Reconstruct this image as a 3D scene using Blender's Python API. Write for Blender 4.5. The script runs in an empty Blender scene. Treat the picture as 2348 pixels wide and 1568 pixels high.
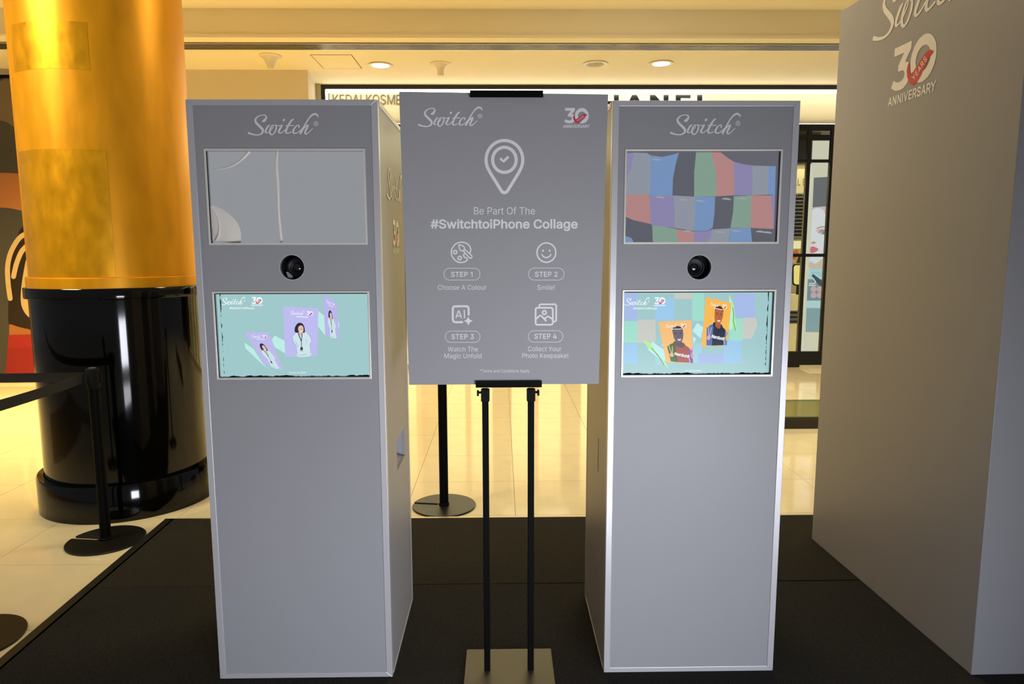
import bpy, math, random
from mathutils import Vector, Matrix
from mathutils.geometry import delaunay_2d_cdt

SC = bpy.context.scene
COL = SC.collection
random.seed(7)

# ------------------------------------------------------------------ camera
F_PX, PITCH, ROLL, YAW, EYE = 1584.4, 0.1278, 0.0025, 0.0149, 1.512
IW, IH = 2348, 1568
cam_d = bpy.data.cameras.new('camera')
cam_d.sensor_width = 36.0
cam_d.lens = F_PX / IW * 36.0
cam_d.clip_start, cam_d.clip_end = 0.05, 100
cam = bpy.data.objects.new('camera', cam_d)
COL.objects.link(cam)
cam.matrix_world = Matrix.Translation((0, 0, EYE)) @ Matrix.Rotation(-YAW, 4, 'Z') @ Matrix.Rotation(math.pi / 2 - PITCH, 4, 'X') @ Matrix.Rotation(-ROLL, 4, 'Z')
SC.camera = cam
SC.view_settings.view_transform = 'Standard'
SC.view_settings.look = 'None'
SC.view_settings.gamma = 1.0
SC.view_settings.use_curve_mapping = False
SC.view_settings.exposure = 0.0


def lin(c):
    return tuple((x / 255 / 12.92) if x / 255 <= 0.04045 else ((x / 255 + 0.055) / 1.055) ** 2.4 for x in c)


# ------------------------------------------------------------------ world: dim, even light of the mall atrium
wd = bpy.data.worlds.new('atrium')
SC.world = wd
wd.use_nodes = True
bg = wd.node_tree.nodes['Background']
bg.inputs[0].default_value = (0.90, 0.93, 1.0, 1)
bg.inputs[1].default_value = 0.17


# ------------------------------------------------------------------ large lamps
def area(name, loc, size, power, rgb, target=None, shape='RECTANGLE', spread=math.pi):
    d = bpy.data.lights.new(name, 'AREA')
    d.shape = shape
    d.size = size[0]
    d.size_y = size[1]
    d.energy = power
    d.color = rgb
    d.spread = spread
    o = bpy.data.objects.new(name, d)
    COL.objects.link(o)
    o.location = loc
    t = Vector(target) if target else Vector((loc[0], loc[1], -10))
    o.rotation_euler = (t - Vector(loc)).to_track_quat('-Z', 'Y').to_euler()
    return o


COOL = (0.88, 0.91, 1.0)
WARM = (1.0, 0.85, 0.57)
AMBER = (1.0, 0.70, 0.24)
# low lamp added behind the photographer for an unseen video screen, brightening kiosk fronts
area('kiosk_fill_light', (1.05, -0.60, 0.42), (1.8, 0.6), 32, COOL, (-0.3, 2.3, 0.36), spread=math.radians(100))
# warm ceiling lamps (above the top edge of the picture)
area('walkway_lamp', (0.7, 4.35, 3.83), (1.4, 0.6), 62, WARM)
area('walkway_lamp', (-4.4, 6.55, 3.83), (2.6, 0.7), 185, AMBER, spread=math.radians(100))
area('walkway_lamp', (4.6, 5.6, 3.83), (2.0, 0.8), 70, WARM, spread=math.radians(110))
area('column_fill_lamp', (-4.2, 1.9, 3.9), (1.4, 0.7), 36, (1.0, 0.84, 0.50), (-2.6, 4.0, 1.9), spread=math.radians(75))  # unseen lamp added to brighten the gold column and the floor beside it


# ------------------------------------------------------------------ materials
MATS = {}


def nodes(m):
    m.use_nodes = True
    nt = m.node_tree
    return nt, nt.nodes['Principled BSDF']


def mat(name, rgb, rough=0.5, metal=0.0, spec=0.5, emit=None, es=1.0, noise=0.0, nscale=20, bump=0.0, bscale=200, stretch=None, coat=0.0, trans=0.0, alpha=1.0, rnoise=0.0):
    if name in MATS:
        return MATS[name]
    m = bpy.data.materials.new(name)
    nt, b = nodes(m)
    c = lin(rgb)
    b.inputs['Base Color'].default_value = (*c, 1)
    b.inputs['Roughness'].default_value = rough
    b.inputs['Metallic'].default_value = metal
    b.inputs['Specular IOR Level'].default_value = spec
    b.inputs['Coat Weight'].default_value = coat
    b.inputs['Transmission Weight'].default_value = trans
    b.inputs['Alpha'].default_value = alpha
    if emit:
        b.inputs['Emission Color'].default_value = (*lin(emit), 1)
        b.inputs['Emission Strength'].default_value = es
    if noise or bump or rnoise:
        tc = nt.nodes.new('ShaderNodeTexCoord')
        mp = nt.nodes.new('ShaderNodeMapping')
        nt.links.new(tc.outputs['Object'], mp.inputs[0])
        if stretch:
            mp.inputs['Scale'].default_value = stretch
        if noise or rnoise:
            n = nt.nodes.new('ShaderNodeTexNoise')
            n.inputs['Scale'].default_value = nscale
            n.inputs['Detail'].default_value = 5
            nt.links.new(mp.outputs[0], n.inputs[0])
        if noise:
            r = nt.nodes.new('ShaderNodeValToRGB')
            r.color_ramp.elements[0].position = 0.3
            r.color_ramp.elements[1].position = 0.7
            r.color_ramp.elements[0].color = (*[x * (1 - noise) for x in c], 1)
            r.color_ramp.elements[1].color = (*[min(1, x * (1 + noise)) for x in c], 1)
            nt.links.new(n.outputs['Fac'], r.inputs[0])
            nt.links.new(r.outputs[0], b.inputs['Base Color'])
        if rnoise:
            mr = nt.nodes.new('ShaderNodeMapRange')
            mr.inputs['From Min'].default_value = 0.3
            mr.inputs['From Max'].default_value = 0.7
            mr.inputs['To Min'].default_value = rough - rnoise
            mr.inputs['To Max'].default_value = rough + rnoise
            nt.links.new(n.outputs['Fac'], mr.inputs[0])
            nt.links.new(mr.outputs[0], b.inputs['Roughness'])
        if bump:
            n2 = nt.nodes.new('ShaderNodeTexNoise')
            n2.inputs['Scale'].default_value = bscale
            n2.inputs['Detail'].default_value = 3
            nt.links.new(mp.outputs[0], n2.inputs[0])
            bp = nt.nodes.new('ShaderNodeBump')
            bp.inputs['Strength'].default_value = bump
            bp.inputs['Distance'].default_value = 0.01
            nt.links.new(n2.outputs['Fac'], bp.inputs['Height'])
            nt.links.new(bp.outputs[0], b.inputs['Normal'])
    MATS[name] = m
    return m


def ink(rgb, rough=0.5):            # printed colour on a matt surface
    return mat('print_%d_%d_%d' % rgb, rgb, rough)


def lit(rgb, es=1.0):               # glowing colour: screens, lamps, light boxes and painted screen reflections
    return mat('screen_%d_%d_%d_%d' % (*rgb, int(es * 100)), (8, 8, 8), 0.2, spec=0.1, emit=rgb, es=es)


def glass(name, rgb, rough=0.0):
    m = bpy.data.materials.new(name)
    nt, b = nodes(m)
    tr = nt.nodes.new('ShaderNodeBsdfTransparent')
    gl = nt.nodes.new('ShaderNodeBsdfGlossy')
    fr = nt.nodes.new('ShaderNodeFresnel')
    mx = nt.nodes.new('ShaderNodeMixShader')
    tr.inputs[0].default_value = (*lin(rgb), 1)
    gl.inputs['Roughness'].default_value = rough
    fr.inputs[0].default_value = 1.45
    nt.links.new(fr.outputs[0], mx.inputs[0])
    nt.links.new(tr.outputs[0], mx.inputs[1])
    nt.links.new(gl.outputs[0], mx.inputs[2])
    nt.links.new(mx.outputs[0], nt.nodes['Material Output'].inputs[0])
    return m


M_PANEL = mat('grey_laminate', (146, 146, 150), 0.42, spec=0.35, bump=0.02, bscale=900)
M_ALU = mat('silver_aluminium', (194, 193, 196), 0.38, metal=0.35, spec=0.5)
M_TRIM = mat('polished_aluminium', (226, 222, 214), 0.3, metal=0.3)
M_BLACK = mat('black_metal', (4, 4, 4), 0.6, spec=0.08)
M_BLACKM = mat('matt_black', (8, 8, 8), 0.75, spec=0.2)
M_GLOSSB = mat('polished_black_stone', (3, 3, 3), 0.07, spec=0.42)
M_GOLD = mat('brushed_gold', (226, 156, 0), 0.40, metal=0.45, spec=0.5, noise=0.07, nscale=14, rnoise=0.05, stretch=(1, 1, 0.25))
M_GOLD2 = mat('brushed_gold_film', (230, 164, 2), 0.32, metal=0.6, spec=0.6, noise=0.08, nscale=18, rnoise=0.06, stretch=(1, 1, 0.5))
M_TILE = mat('polished_cream_tile', (222, 211, 180), 0.07, spec=0.55, noise=0.04, nscale=6)
M_GROUT = mat('grout', (150, 132, 98), 0.8)
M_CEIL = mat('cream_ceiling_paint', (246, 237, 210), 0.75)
M_CREAM = mat('cream_wall_paint', (228, 217, 192), 0.65)
M_CARPET = mat('charcoal_carpet', (50, 49, 47), 1.0, spec=0.05, noise=0.6, nscale=260, bump=0.8, bscale=500)
M_CARPET_LIT = mat('warm_lit_charcoal_carpet', (52, 50, 46), 1.0, spec=0.05, noise=0.6, nscale=260, bump=0.8, bscale=500)  # same carpet as in front, warm light from behind put into its colour
M_RUBBER = mat('black_rubber_edging', (9, 9, 9), 0.5)
M_PRINT = ink((222, 221, 222))
M_RED = ink((196, 44, 62))
M_VINYL = mat('white_vinyl', (226, 224, 222), 0.3)
M_VRED = mat('red_vinyl', (190, 44, 54), 0.3)


# ------------------------------------------------------------------ mesh builder
def cr(points, n=6, closed=False):
    """Catmull-Rom through tuples of any length."""
    P = [tuple(p) for p in points]
    k = len(P)
    out = []
    rng = range(k) if closed else range(k - 1)
    for i in rng:
        if closed:
            p0, p1, p2, p3 = P[i - 1], P[i], P[(i + 1) % k], P[(i + 2) % k]
        else:
            p0, p1, p2, p3 = P[max(i - 1, 0)], P[i], P[i + 1], P[min(i + 2, k - 1)]
        for j in range(n):
            t = j / n
            out.append(tuple(0.5 * (2 * b + (c - a) * t + (2 * a - 5 * b + 4 * c - d) * t * t + (3 * b - a - 3 * c + d) * t ** 3) for a, b, c, d in zip(p0, p1, p2, p3)))
    if not closed:
        out.append(P[-1])
    return out


def tess(polys):
    """fill closed contours by the non-zero rule; returns points and triangles"""
    pts = [p for c in polys for p in c]
    a0, b0 = pts[0]
    sz = max(max(abs(a - a0), abs(b - b0)) for a, b in pts) or 1
    V = [Vector(((a - a0) / sz, (b - b0) / sz)) for a, b in pts]
    E, o = [], 0
    for c in polys:
        k = len(c)
        E += [(o + i, o + (i + 1) % k) for i in range(k)]
        o += k
    ov, _, of, *_ = delaunay_2d_cdt(V, E, [], 0, 1e-6)
    S = [(V[i].x, V[i].y, V[j].x, V[j].y) for i, j in E]
    tri = []
    for f in of:
        x = sum(ov[i].x for i in f) / len(f)
        y = sum(ov[i].y for i in f) / len(f)
        w = 0
        for x0, y0, x1, y1 in S:
            if (y0 <= y) != (y1 <= y):
                if x0 + (y - y0) * (x1 - x0) / (y1 - y0) > x:
                    w += 1 if y1 > y0 else -1
        if w:
            tri.append(tuple(f))
    used = sorted({i for t in tri for i in t})
    new = {i: n for n, i in enumerate(used)}
    return [(ov[i].x * sz + a0, ov[i].y * sz + b0) for i in used], [tuple(new[i] for i in t) for t in tri]


class MB:
    def __init__(self):
        self.v, self.f, self.mi, self.mats = [], [], [], []

    def idx(self, m):
        if m not in self.mats:
            self.mats.append(m)
        return self.mats.index(m)

    def add(self, vs, fs, m):
        o = len(self.v)
        k = self.idx(m)
        self.v += [tuple(x) for x in vs]
        for f in fs:
            self.f.append([i + o for i in f])
            self.mi.append(k)

    def box(self, x0, x1, y0, y1, z0, z1, m):
        vs = [(x, y, z) for x in (x0, x1) for y in (y0, y1) for z in (z0, z1)]
        self.add(vs, [(0, 1, 3, 2), (4, 6, 7, 5), (0, 4, 5, 1), (2, 3, 7, 6), (0, 2, 6, 4), (1, 5, 7, 3)], m)
        return self

    def prism(self, polys, fn, m):
        """polys: list of closed 2-D contours (first the outline, then holes); fn(a, b, t) gives a point, t 0 or 1."""
        cap, tri = tess(polys)
        M = len(cap)
        flat = [p for c in polys for p in c]
        N = len(flat)
        vs = [fn(a, b, 0) for a, b in flat] + [fn(a, b, 1) for a, b in flat] + [fn(a, b, 0) for a, b in cap] + [fn(a, b, 1) for a, b in cap]
        fs = [tuple(i + 2 * N for i in t) for t in tri] + [tuple(i + 2 * N + M for i in reversed(t)) for t in tri]
        o = 0
        for c in polys:
            k = len(c)
            for i in range(k):
                a, b = o + i, o + (i + 1) % k
                fs.append((a, b, b + N, a + N))
            o += k
        self.add(vs, fs, m)
        return self

    def flat(self, polys, fn, m):
        pts, tri = tess(polys)
        self.add([fn(a, b) for a, b in pts], tri, m)
        return self

    def ribbon(self, pts, fn, m, cap=True):
        """pts: (a, b, width) centre line"""
        L, R = [], []
        k = len(pts)
        for i, (a, b, w) in enumerate(pts):
            p, q = pts[max(i - 1, 0)], pts[min(i + 1, k - 1)]
            dx, dy = q[0] - p[0], q[1] - p[1]
            d = math.hypot(dx, dy) or 1
            nx, ny = -dy / d * w / 2, dx / d * w / 2
            L.append((a + nx, b + ny))
            R.append((a - nx, b - ny))
        # strokes that cross lie one on top of the other like layers of vinyl, never in one plane
        a, b, w = pts[0]
        e = max(w, 1e-3)
        o_ = Vector(fn(a, b))
        up = -(Vector(fn(a + e, b)) - o_).cross(Vector(fn(a, b + e)) - o_).normalized()
        self.nst = getattr(self, 'nst', 0) + 1
        base = 0.00005 * (self.nst % 12)
        h = [up * (base + 2.5e-6 * i) for i in range(k)]
        vs = [Vector(fn(*p)) + h[i] for i, p in enumerate(L)] + [Vector(fn(*p)) + h[i] for i, p in enumerate(R)]
        self.add(vs, [(i, i + 1, k + i + 1, k + i) for i in range(k - 1)], m)
        if cap:
            for e in (0, k - 1):
                a, b, w = pts[e]
                c = [(a + math.cos(t * math.pi / 5) * w / 2, b + math.sin(t * math.pi / 5) * w / 2) for t in range(10)]
                self.add([Vector(fn(*p)) + h[e] + up * 3e-5 for p in c], [tuple(range(10))], m)
        return self

    def lathe(self, prof, cx, cy, m, n=48, a0=0.0, a1=2 * math.pi):
        full = abs(a1 - a0 - 2 * math.pi) < 1e-6
        k = n if full else n + 1
        vs = []
        for i in range(k):
            t = a0 + (a1 - a0) * i / n
            for r, z in prof:
                vs.append((cx + r * math.cos(t), cy + r * math.sin(t), z))
        p = len(prof)
        fs = []
        for i in range(n):
            j = (i + 1) % k
            for q in range(p - 1):
                fs.append((i * p + q, j * p + q, j * p + q + 1, i * p + q + 1))
        self.add(vs, fs, m)
        return self

    def ylathe(self, prof, cx, cz, m, n=40):
        """prof: (radius, y) turned about an axis that runs along y"""
        vs = []
        for i in range(n):
            t = 2 * math.pi * i / n
            for r, y in prof:
                vs.append((cx + r * math.cos(t), y, cz + r * math.sin(t)))
        p = len(prof)
        fs = []
        for i in range(n):
            j = (i + 1) % n
            for q in range(p - 1):
                fs.append((i * p + q, i * p + q + 1, j * p + q + 1, j * p + q))
        self.add(vs, fs, m)
        return self

    def tube(self, path, r, m, n=10):
        P = [Vector(p) for p in path]
        vs, fs = [], []
        for i, p in enumerate(P):
            d = (P[min(i + 1, len(P) - 1)] - P[max(i - 1, 0)]).normalized()
            u = d.orthogonal().normalized()
            w = d.cross(u)
            for k in range(n):
                t = 2 * math.pi * k / n
                vs.append(p + (u * math.cos(t) + w * math.sin(t)) * r)
        for i in range(len(P) - 1):
            for k in range(n):
                fs.append((i * n + k, i * n + (k + 1) % n, (i + 1) * n + (k + 1) % n, (i + 1) * n + k))
        fs.append(tuple(range(n - 1, -1, -1)))
        fs.append(tuple(range((len(P) - 1) * n, len(P) * n)))
        self.add(vs, fs, m)
        return self

    def build(self, name, parent=None, smooth=False, bevel=0.0, recalc=True):
        o = Vector((0, 0, 0))
        p = parent
        while p is not None:
            o += Vector(p.location)
            p = p.parent
        me = bpy.data.meshes.new(name)
        me.from_pydata([tuple(Vector(v) - o) for v in self.v], [], self.f)
        for m in self.mats:
            me.materials.append(m)
        me.polygons.foreach_set('material_index', self.mi)
        if recalc:
            import bmesh
            b = bmesh.new()
            b.from_mesh(me)
            bmesh.ops.remove_doubles(b, verts=b.verts, dist=1e-6)
            bmesh.ops.recalc_face_normals(b, faces=b.faces)
            b.to_mesh(me)
            b.free()
        me.update()
        if smooth:
            me.polygons.foreach_set('use_smooth', [True] * len(me.polygons))
            me.set_sharp_from_angle(angle=math.radians(35))
        ob = bpy.data.objects.new(name, me)
        COL.objects.link(ob)
        if parent is not None:
            ob.parent = parent
        if bevel:
            bv = ob.modifiers.new('bevel', 'BEVEL')
            bv.width = bevel
            bv.segments = 2
            bv.limit_method = 'ANGLE'
        return ob


def tag(o, label, cat, group=None):
    o['label'] = label
    o['category'] = cat
    if group:
        o['group'] = group
    return o


def thing(name, loc, label, cat, group=None):
    o = bpy.data.objects.new(name, None)
    o.empty_display_size = 0.1
    COL.objects.link(o)
    o.location = loc
    return tag(o, label, cat, group)


def struct(o):
    o['kind'] = 'structure'
    return o


def note(o, label):
    o['label'] = label
    return o


def copy_tree(o, parent=None):
    c = o.copy()
    COL.objects.link(c)
    c.parent = parent
    for ch in o.children:
        copy_tree(ch, c)
    return c


# ------------------------------------------------------------------ sight lines: a point of the photograph on a real surface
def ray(u, v):
    a, b = u - IW / 2, v - IH / 2
    c, s = math.cos(ROLL), math.sin(ROLL)
    x, up = (a * c - b * s) / F_PX, -(a * s + b * c) / F_PX
    Y = math.cos(PITCH) + up * math.sin(PITCH)
    Z = -math.sin(PITCH) + up * math.cos(PITCH)
    c, s = math.cos(YAW), math.sin(YAW)
    return Vector((x * c + Y * s, -x * s + Y * c, Z))


def on_plane(pt, nrm):
    pt, nrm = Vector(pt), Vector(nrm).normalized()
    E = Vector((0, 0, EYE))

    def fn(u, v, lift=0.0):
        d = ray(u, v)
        return E + d * ((pt - E).dot(nrm) / d.dot(nrm)) + nrm * lift
    return fn


def at_y(u, v, y):
    d = ray(u, v)
    return Vector((0, 0, EYE)) + d * (y / d.y)


# ------------------------------------------------------------------ lettering
GL = {
    '!': '196;67 160,63 509,132 509,128 160;98 -4,86 -3,75 1,66 9,58 18,54 29,52 41,54 53,58 64,66 73,75 80,86 85,98 86,110 85,121 80,130 73,138 64,142 53,143 41,142 29,138 18,130 9,121 1,110 -3',
    '#': '440;242 0,326 509,377 509,294 0;10 140,19 192,400 192,391 140;64 0,147 509,198 509,115 0;40 316,49 368,429 368,421 316',
    '*': '453;201 223,206 331,114 272,89 315,186 365,89 415,114 459,206 400,201 509,250 509,246 400,337 459,362 415,266 365,362 315,337 272,246 331,250 223',
    '1': '300;230 509,230 0,166 0,166 448,163 448,40 358,40 427,152 509',
    '2': '453;64 0,64 47,234 229,282 282,294 298,303 312,311 327,316 341,319 356,320 371,319 389,315 405,308 419,298 431,287 441,273 449,258 455,241 458,224 460,205 458,188 454,172 447,159 438,148 427,139 413,132 398,128 381,127 362,66 362,68 391,75 418,86 442,102 464,121 482,143 496,168 507,196 513,225 516,254 513,281 507,306 497,328 482,346 465,361 445,372 423,379 398,381 372,380 354,377 336,371 318,363 299,351 280,336 259,267 180,153 60,153 57,389 57,389 0',
    '3': '453;218 -7,188 -5,159 1,133 10,108 22,88 38,70 57,57 79,48 104,44 132,109 132,112 115,118 100,126 87,137 76,150 66,165 59,182 54,200 51,219 50,239 51,258 55,275 61,291 69,304 80,315 93,323 108,328 125,329 145,328 163,323 180,316 196,306 211,292 223,275 234,254 241,229 246,201 248,157 248,157 299,288 448,288 452,70 452,70 509,372 509,372 461,211 278,211 289,247 290,279 286,308 276,333 262,354 244,371 222,383 198,391 173,393 145,390 116,383 90,370 66,354 45,333 27,309 12,281 2,251 -5',
    '4': '453;40 105,40 158,247 509,311 509,109 166,109 163,413 163,413 105;282 0,282 121,282 146,282 318,343 318,343 0',
    'A': '480;16 0,201 509,276 509,463 0,395 0,287 302,264 372,232 478,245 478,213 371,191 302,85 0;110 142,110 199,370 199,370 142',
    'B': '456;60 0,60 509,241 509,274 507,304 501,329 491,350 477,367 461,381 442,390 421,396 398,398 374,397 353,393 336,387 320,378 307,368 295,356 286,343 278,329 272,315 267,315 262,331 260,347 254,363 245,378 234,391 220,402 203,411 184,416 161,418 136,416 111,410 88,400 67,386 48,368 31,344 18,317 8,284 2,247 0;125 57,245 57,281 60,309 67,330 80,344 96,353 115,355 137,354 153,350 169,342 184,333 197,320 209,306 218,289 225,269 229,248 231,125 231;125 285,238 285,256 287,273 290,288 296,302 304,314 314,323 326,330 340,335 355,336 372,333 393,326 412,313 429,294 442,270 449,240 452,125 452',
    'C': '510;267 -7,225 -3,186 7,150 25,119 49,92 79,70 115,53 157,44 203,40 254,44 305,53 352,70 393,92 429,119 459,150 484,186 501,225 512,267 516,293 514,317 511,340 504,362 496,383 485,402 471,419 456,435 438,448 418,459 397,467 373,473 348,408 348,404 365,397 380,389 395,380 407,369 418,357 428,344 437,330 444,315 449,300 453,284 455,267 456,237 453,209 445,184 432,161 414,141 391,125 364,113 332,106 295,103 254,106 213,113 177,125 145,141 117,161 94,184 76,210 63,237 56,267 53,284 54,300 56,315 60,330 65,344 72,357 81,369 90,380 102,389 114,397 128,404 144,408 160,473 160,467 135,459 112,448 91,435 71,420 53,402 38,383 24,363 13,341 5,317 -2,293 -6',
    'D': '502;219 0,96 0,96 57,215 57,254 60,288 68,318 81,343 99,363 122,379 149,390 181,397 216,399 255,397 294,390 329,379 361,364 388,344 410,320 428,291 441,258 449,221 452,93 452,93 509,225 509,273 505,315 495,353 478,385 455,412 426,433 391,449 351,458 306,462 255,458 205,449 159,433 119,411 83,384 54,351 31,312 14,268 3;125 509,125 0,60 0,60 509',
    'E': '419;60 0,60 509,372 509,372 452,125 452,125 286,355 286,355 229,125 229,125 57,375 57,375 0',
    'H': '517;60 0,60 509,125 509,125 289,392 289,392 509,457 509,457 0,392 0,392 232,125 232,125 0',
    'I': '197;66 0,66 509,131 509,131 0',
    'K': '467;104 145,104 216,139 261,174 303,212 344,364 509,448 509,231 276,228 276;60 0,60 509,125 509,125 334,124 225,125 193,125 0;372 0,188 259,228 309,449 0',
    'L': '393;60 0,60 509,125 509,125 57,361 57,361 0',
    'M': '628;60 0,60 509,152 509,277 187,287 159,299 123,311 84,322 49,307 49,318 83,330 121,342 158,352 187,476 509,568 509,568 0,504 0,504 291,504 327,505 369,506 413,507 457,513 457,498 409,482 363,467 322,456 291,342 0,286 0,170 291,159 321,145 361,129 408,112 457,119 457,120 416,121 372,122 328,122 291,122 0',
    'N': '523;60 0,60 509,136 509,343 183,363 151,388 107,414 55,405 54,401 108,399 157,399 195,399 509,463 509,463 0,387 0,202 290,177 331,148 381,108 452,119 454,122 384,124 328,125 291,125 0',
    'O': '533;267 -7,225 -3,186 7,150 25,119 49,92 79,70 115,53 157,44 203,40 254,44 305,53 352,70 393,92 429,119 459,150 484,186 501,225 512,267 516,309 512,348 501,384 484,415 459,442 429,464 393,480 352,490 305,493 254,490 203,480 157,464 115,442 79,415 49,384 25,348 7,309 -3;267 53,296 55,324 63,349 76,372 94,392 116,408 144,420 176,428 213,430 254,428 295,420 332,408 365,392 392,372 415,349 433,324 446,296 453,267 456,237 453,210 445,184 433,161 415,142 392,125 364,113 332,106 295,103 254,106 213,113 176,125 144,142 117,161 94,184 76,210 63,237 55',
    'P': '445;60 0,60 509,235 509,272 506,305 499,332 487,356 471,375 452,390 430,400 404,407 377,409 348,407 318,400 291,390 265,375 243,356 223,332 207,305 195,272 188,235 186,109 186,109 242,233 242,257 244,279 248,297 256,312 266,324 279,333 294,339 310,343 328,344 348,343 367,339 385,333 402,324 416,312 428,297 439,279 446,257 451,232 452,125 452,125 0',
    'R': '449;60 0,60 509,236 509,273 506,305 500,333 489,356 473,376 455,390 433,401 408,407 381,409 352,407 323,401 296,390 271,376 250,356 232,333 217,305 206,273 200,236 198,96 198,96 255,234 255,258 256,280 260,298 267,313 276,325 287,334 300,340 316,344 333,345 352,344 371,340 389,334 405,325 419,313 430,298 440,279 446,258 451,233 452,125 452,125 0;353 0,230 229,303 229,428 0',
    'S': '447;224 -9,188 -7,156 -1,128 9,102 23,81 40,64 60,51 83,42 109,38 137,104 137,108 118,114 102,123 88,136 76,150 66,166 59,185 53,204 50,224 49,246 50,267 54,286 60,303 69,317 79,329 92,338 106,344 122,346 139,344 154,340 168,332 179,322 189,310 197,296 205,245 222,184 239,145 253,112 269,86 289,67 313,56 341,52 372,54 400,62 425,75 448,92 468,113 484,138 498,165 508,195 514,227 516,259 514,289 508,316 498,340 484,360 468,377 449,390 427,398 403,401 378,337 378,332 402,320 421,302 437,280 449,254 456,225 459,204 457,185 454,167 448,152 440,139 430,129 418,121 405,117 391,115 376,117 359,122 345,131 334,142 324,155 315,169 308,212 293,264 279,312 264,328 256,344 248,359 238,372 226,384 213,395 198,402 180,407 161,408 139,406 112,399 87,386 64,370 43,349 25,323 11,294 0,261 -7',
    'T': '449;32 452,32 509,417 509,417 452,257 452,257 0,193 0,193 452',
    'U': '517;259 -8,220 -6,186 2,154 15,126 33,103 55,85 80,71 108,63 140,60 173,60 509,124 509,124 178,126 155,132 133,141 113,153 95,169 80,187 68,208 59,232 53,259 52,285 53,309 59,331 68,349 80,364 95,377 113,385 133,391 155,393 178,393 509,457 509,457 173,454 140,446 108,433 80,414 55,391 33,363 15,332 2,297 -6',
    'V': '480;204 0,16 509,84 509,192 206,215 137,248 31,235 31,267 138,290 206,395 509,463 509,278 0',
    'W': '686;155 0,16 509,82 509,163 196,175 145,187 94,197 40,189 40,200 94,211 145,224 196,306 509,380 509,462 196,474 145,486 94,497 40,488 40,499 94,510 145,523 196,603 509,670 509,530 0,455 0,368 323,351 391,336 475,350 475,335 395,318 323,230 0',
    'Y': '472;203 0,203 208,16 509,91 509,192 344,222 292,250 230,224 230,251 293,280 344,381 509,455 509,268 208,268 0',
    'a': '389;160 -9,137 -7,115 -3,94 5,76 15,60 29,48 45,38 63,32 84,30 108,32 128,36 146,43 161,53 174,64 184,78 193,92 200,108 206,125 211,178 220,234 227,247 229,257 231,265 235,271 240,274 246,276 255,276 257,275 272,272 285,267 297,260 307,251 315,240 322,227 327,212 330,196 331,178 330,163 327,149 322,137 316,127 309,118 301,110 292,104 283,100 274,41 291,51 313,64 331,79 346,95 358,114 368,133 375,153 380,173 383,194 384,239 379,255 375,271 369,286 360,300 350,312 336,322 320,330 301,335 278,337 251,337 0,277 0,277 52,272 52,252 25,242 16,229 8,215 1,199 -4,181 -7;170 45,192 47,211 51,228 59,242 68,254 80,263 93,270 108,274 122,276 138,276 190,259 182,231 176,200 171,175 168,134 159,122 153,112 147,103 139,97 130,93 118,92 105,93 93,96 82,102 72,109 64,119 57,130 52,142 48,156 46',
    'c': '396;207 -8,174 -5,144 3,117 16,93 35,72 58,56 85,44 116,37 150,34 187,37 225,44 260,56 291,72 318,93 341,117 360,144 374,174 382,207 384,226 384,243 381,260 377,276 371,291 364,305 356,318 346,330 335,340 322,349 308,356 293,362 277,303 262,290 289,270 311,242 325,207 330,184 328,163 321,145 310,130 296,118 278,108 258,102 236,98 212,96 187,98 163,102 139,108 117,118 97,130 80,145 66,163 55,184 49,207 46,243 52,271 66,292 89,304 117,363 102,357 86,350 70,341 56,331 43,319 32,306 21,292 12,277 5,261 -1,244 -5,226 -7',
    'd': '424;195 -8,165 -6,137 3,111 16,89 34,70 57,55 84,43 116,36 151,34 189,36 227,43 261,55 293,70 320,89 342,112 361,137 374,165 382,196 384,218 383,237 379,253 373,267 364,278 355,287 346,306 319,311 319,311 509,372 509,372 0,313 0,313 59,307 59,287 31,277 21,266 12,252 4,236 -3,217 -7;205 47,226 49,246 55,263 65,278 78,290 95,299 115,306 138,310 162,312 189,310 216,306 241,300 263,290 282,278 299,263 312,246 322,227 328,205 330,182 328,162 322,145 311,130 298,118 281,108 261,102 239,98 215,96 189,98 163,102 139,109 117,118 97,130 80,145 66,162 55,182 49',
    'e': '404;212 -8,177 -5,145 3,117 16,92 35,72 58,56 85,44 116,37 150,34 187,36 224,44 258,55 290,71 317,91 340,115 359,142 373,172 382,205 384,226 383,246 380,266 374,285 366,303 355,319 341,334 324,347 305,357 282,365 256,370 227,371 194,371 169,75 169,75 221,338 221,310 202,308 226,304 248,298 269,288 286,277 301,263 314,246 323,227 328,205 330,183 328,164 323,146 313,131 301,119 286,109 270,102 251,97 231,96 211,96 178,98 151,102 127,110 106,121 88,135 73,151 61,169 53,190 48,212 46,227 47,241 49,254 53,265 58,276 65,285 73,294 82,300 93,306 105,365 91,358 72,348 55,335 39,320 26,302 14,283 4,261 -3,237 -7',
    'f': '254;228 379,228 327,6 327,6 379;81 0,81 432,82 452,87 470,96 486,107 499,120 510,135 519,152 525,169 529,187 530,222 527,243 521,227 468,215 472,195 474,178 472,164 468,154 460,147 449,143 435,142 419,142 0',
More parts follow.
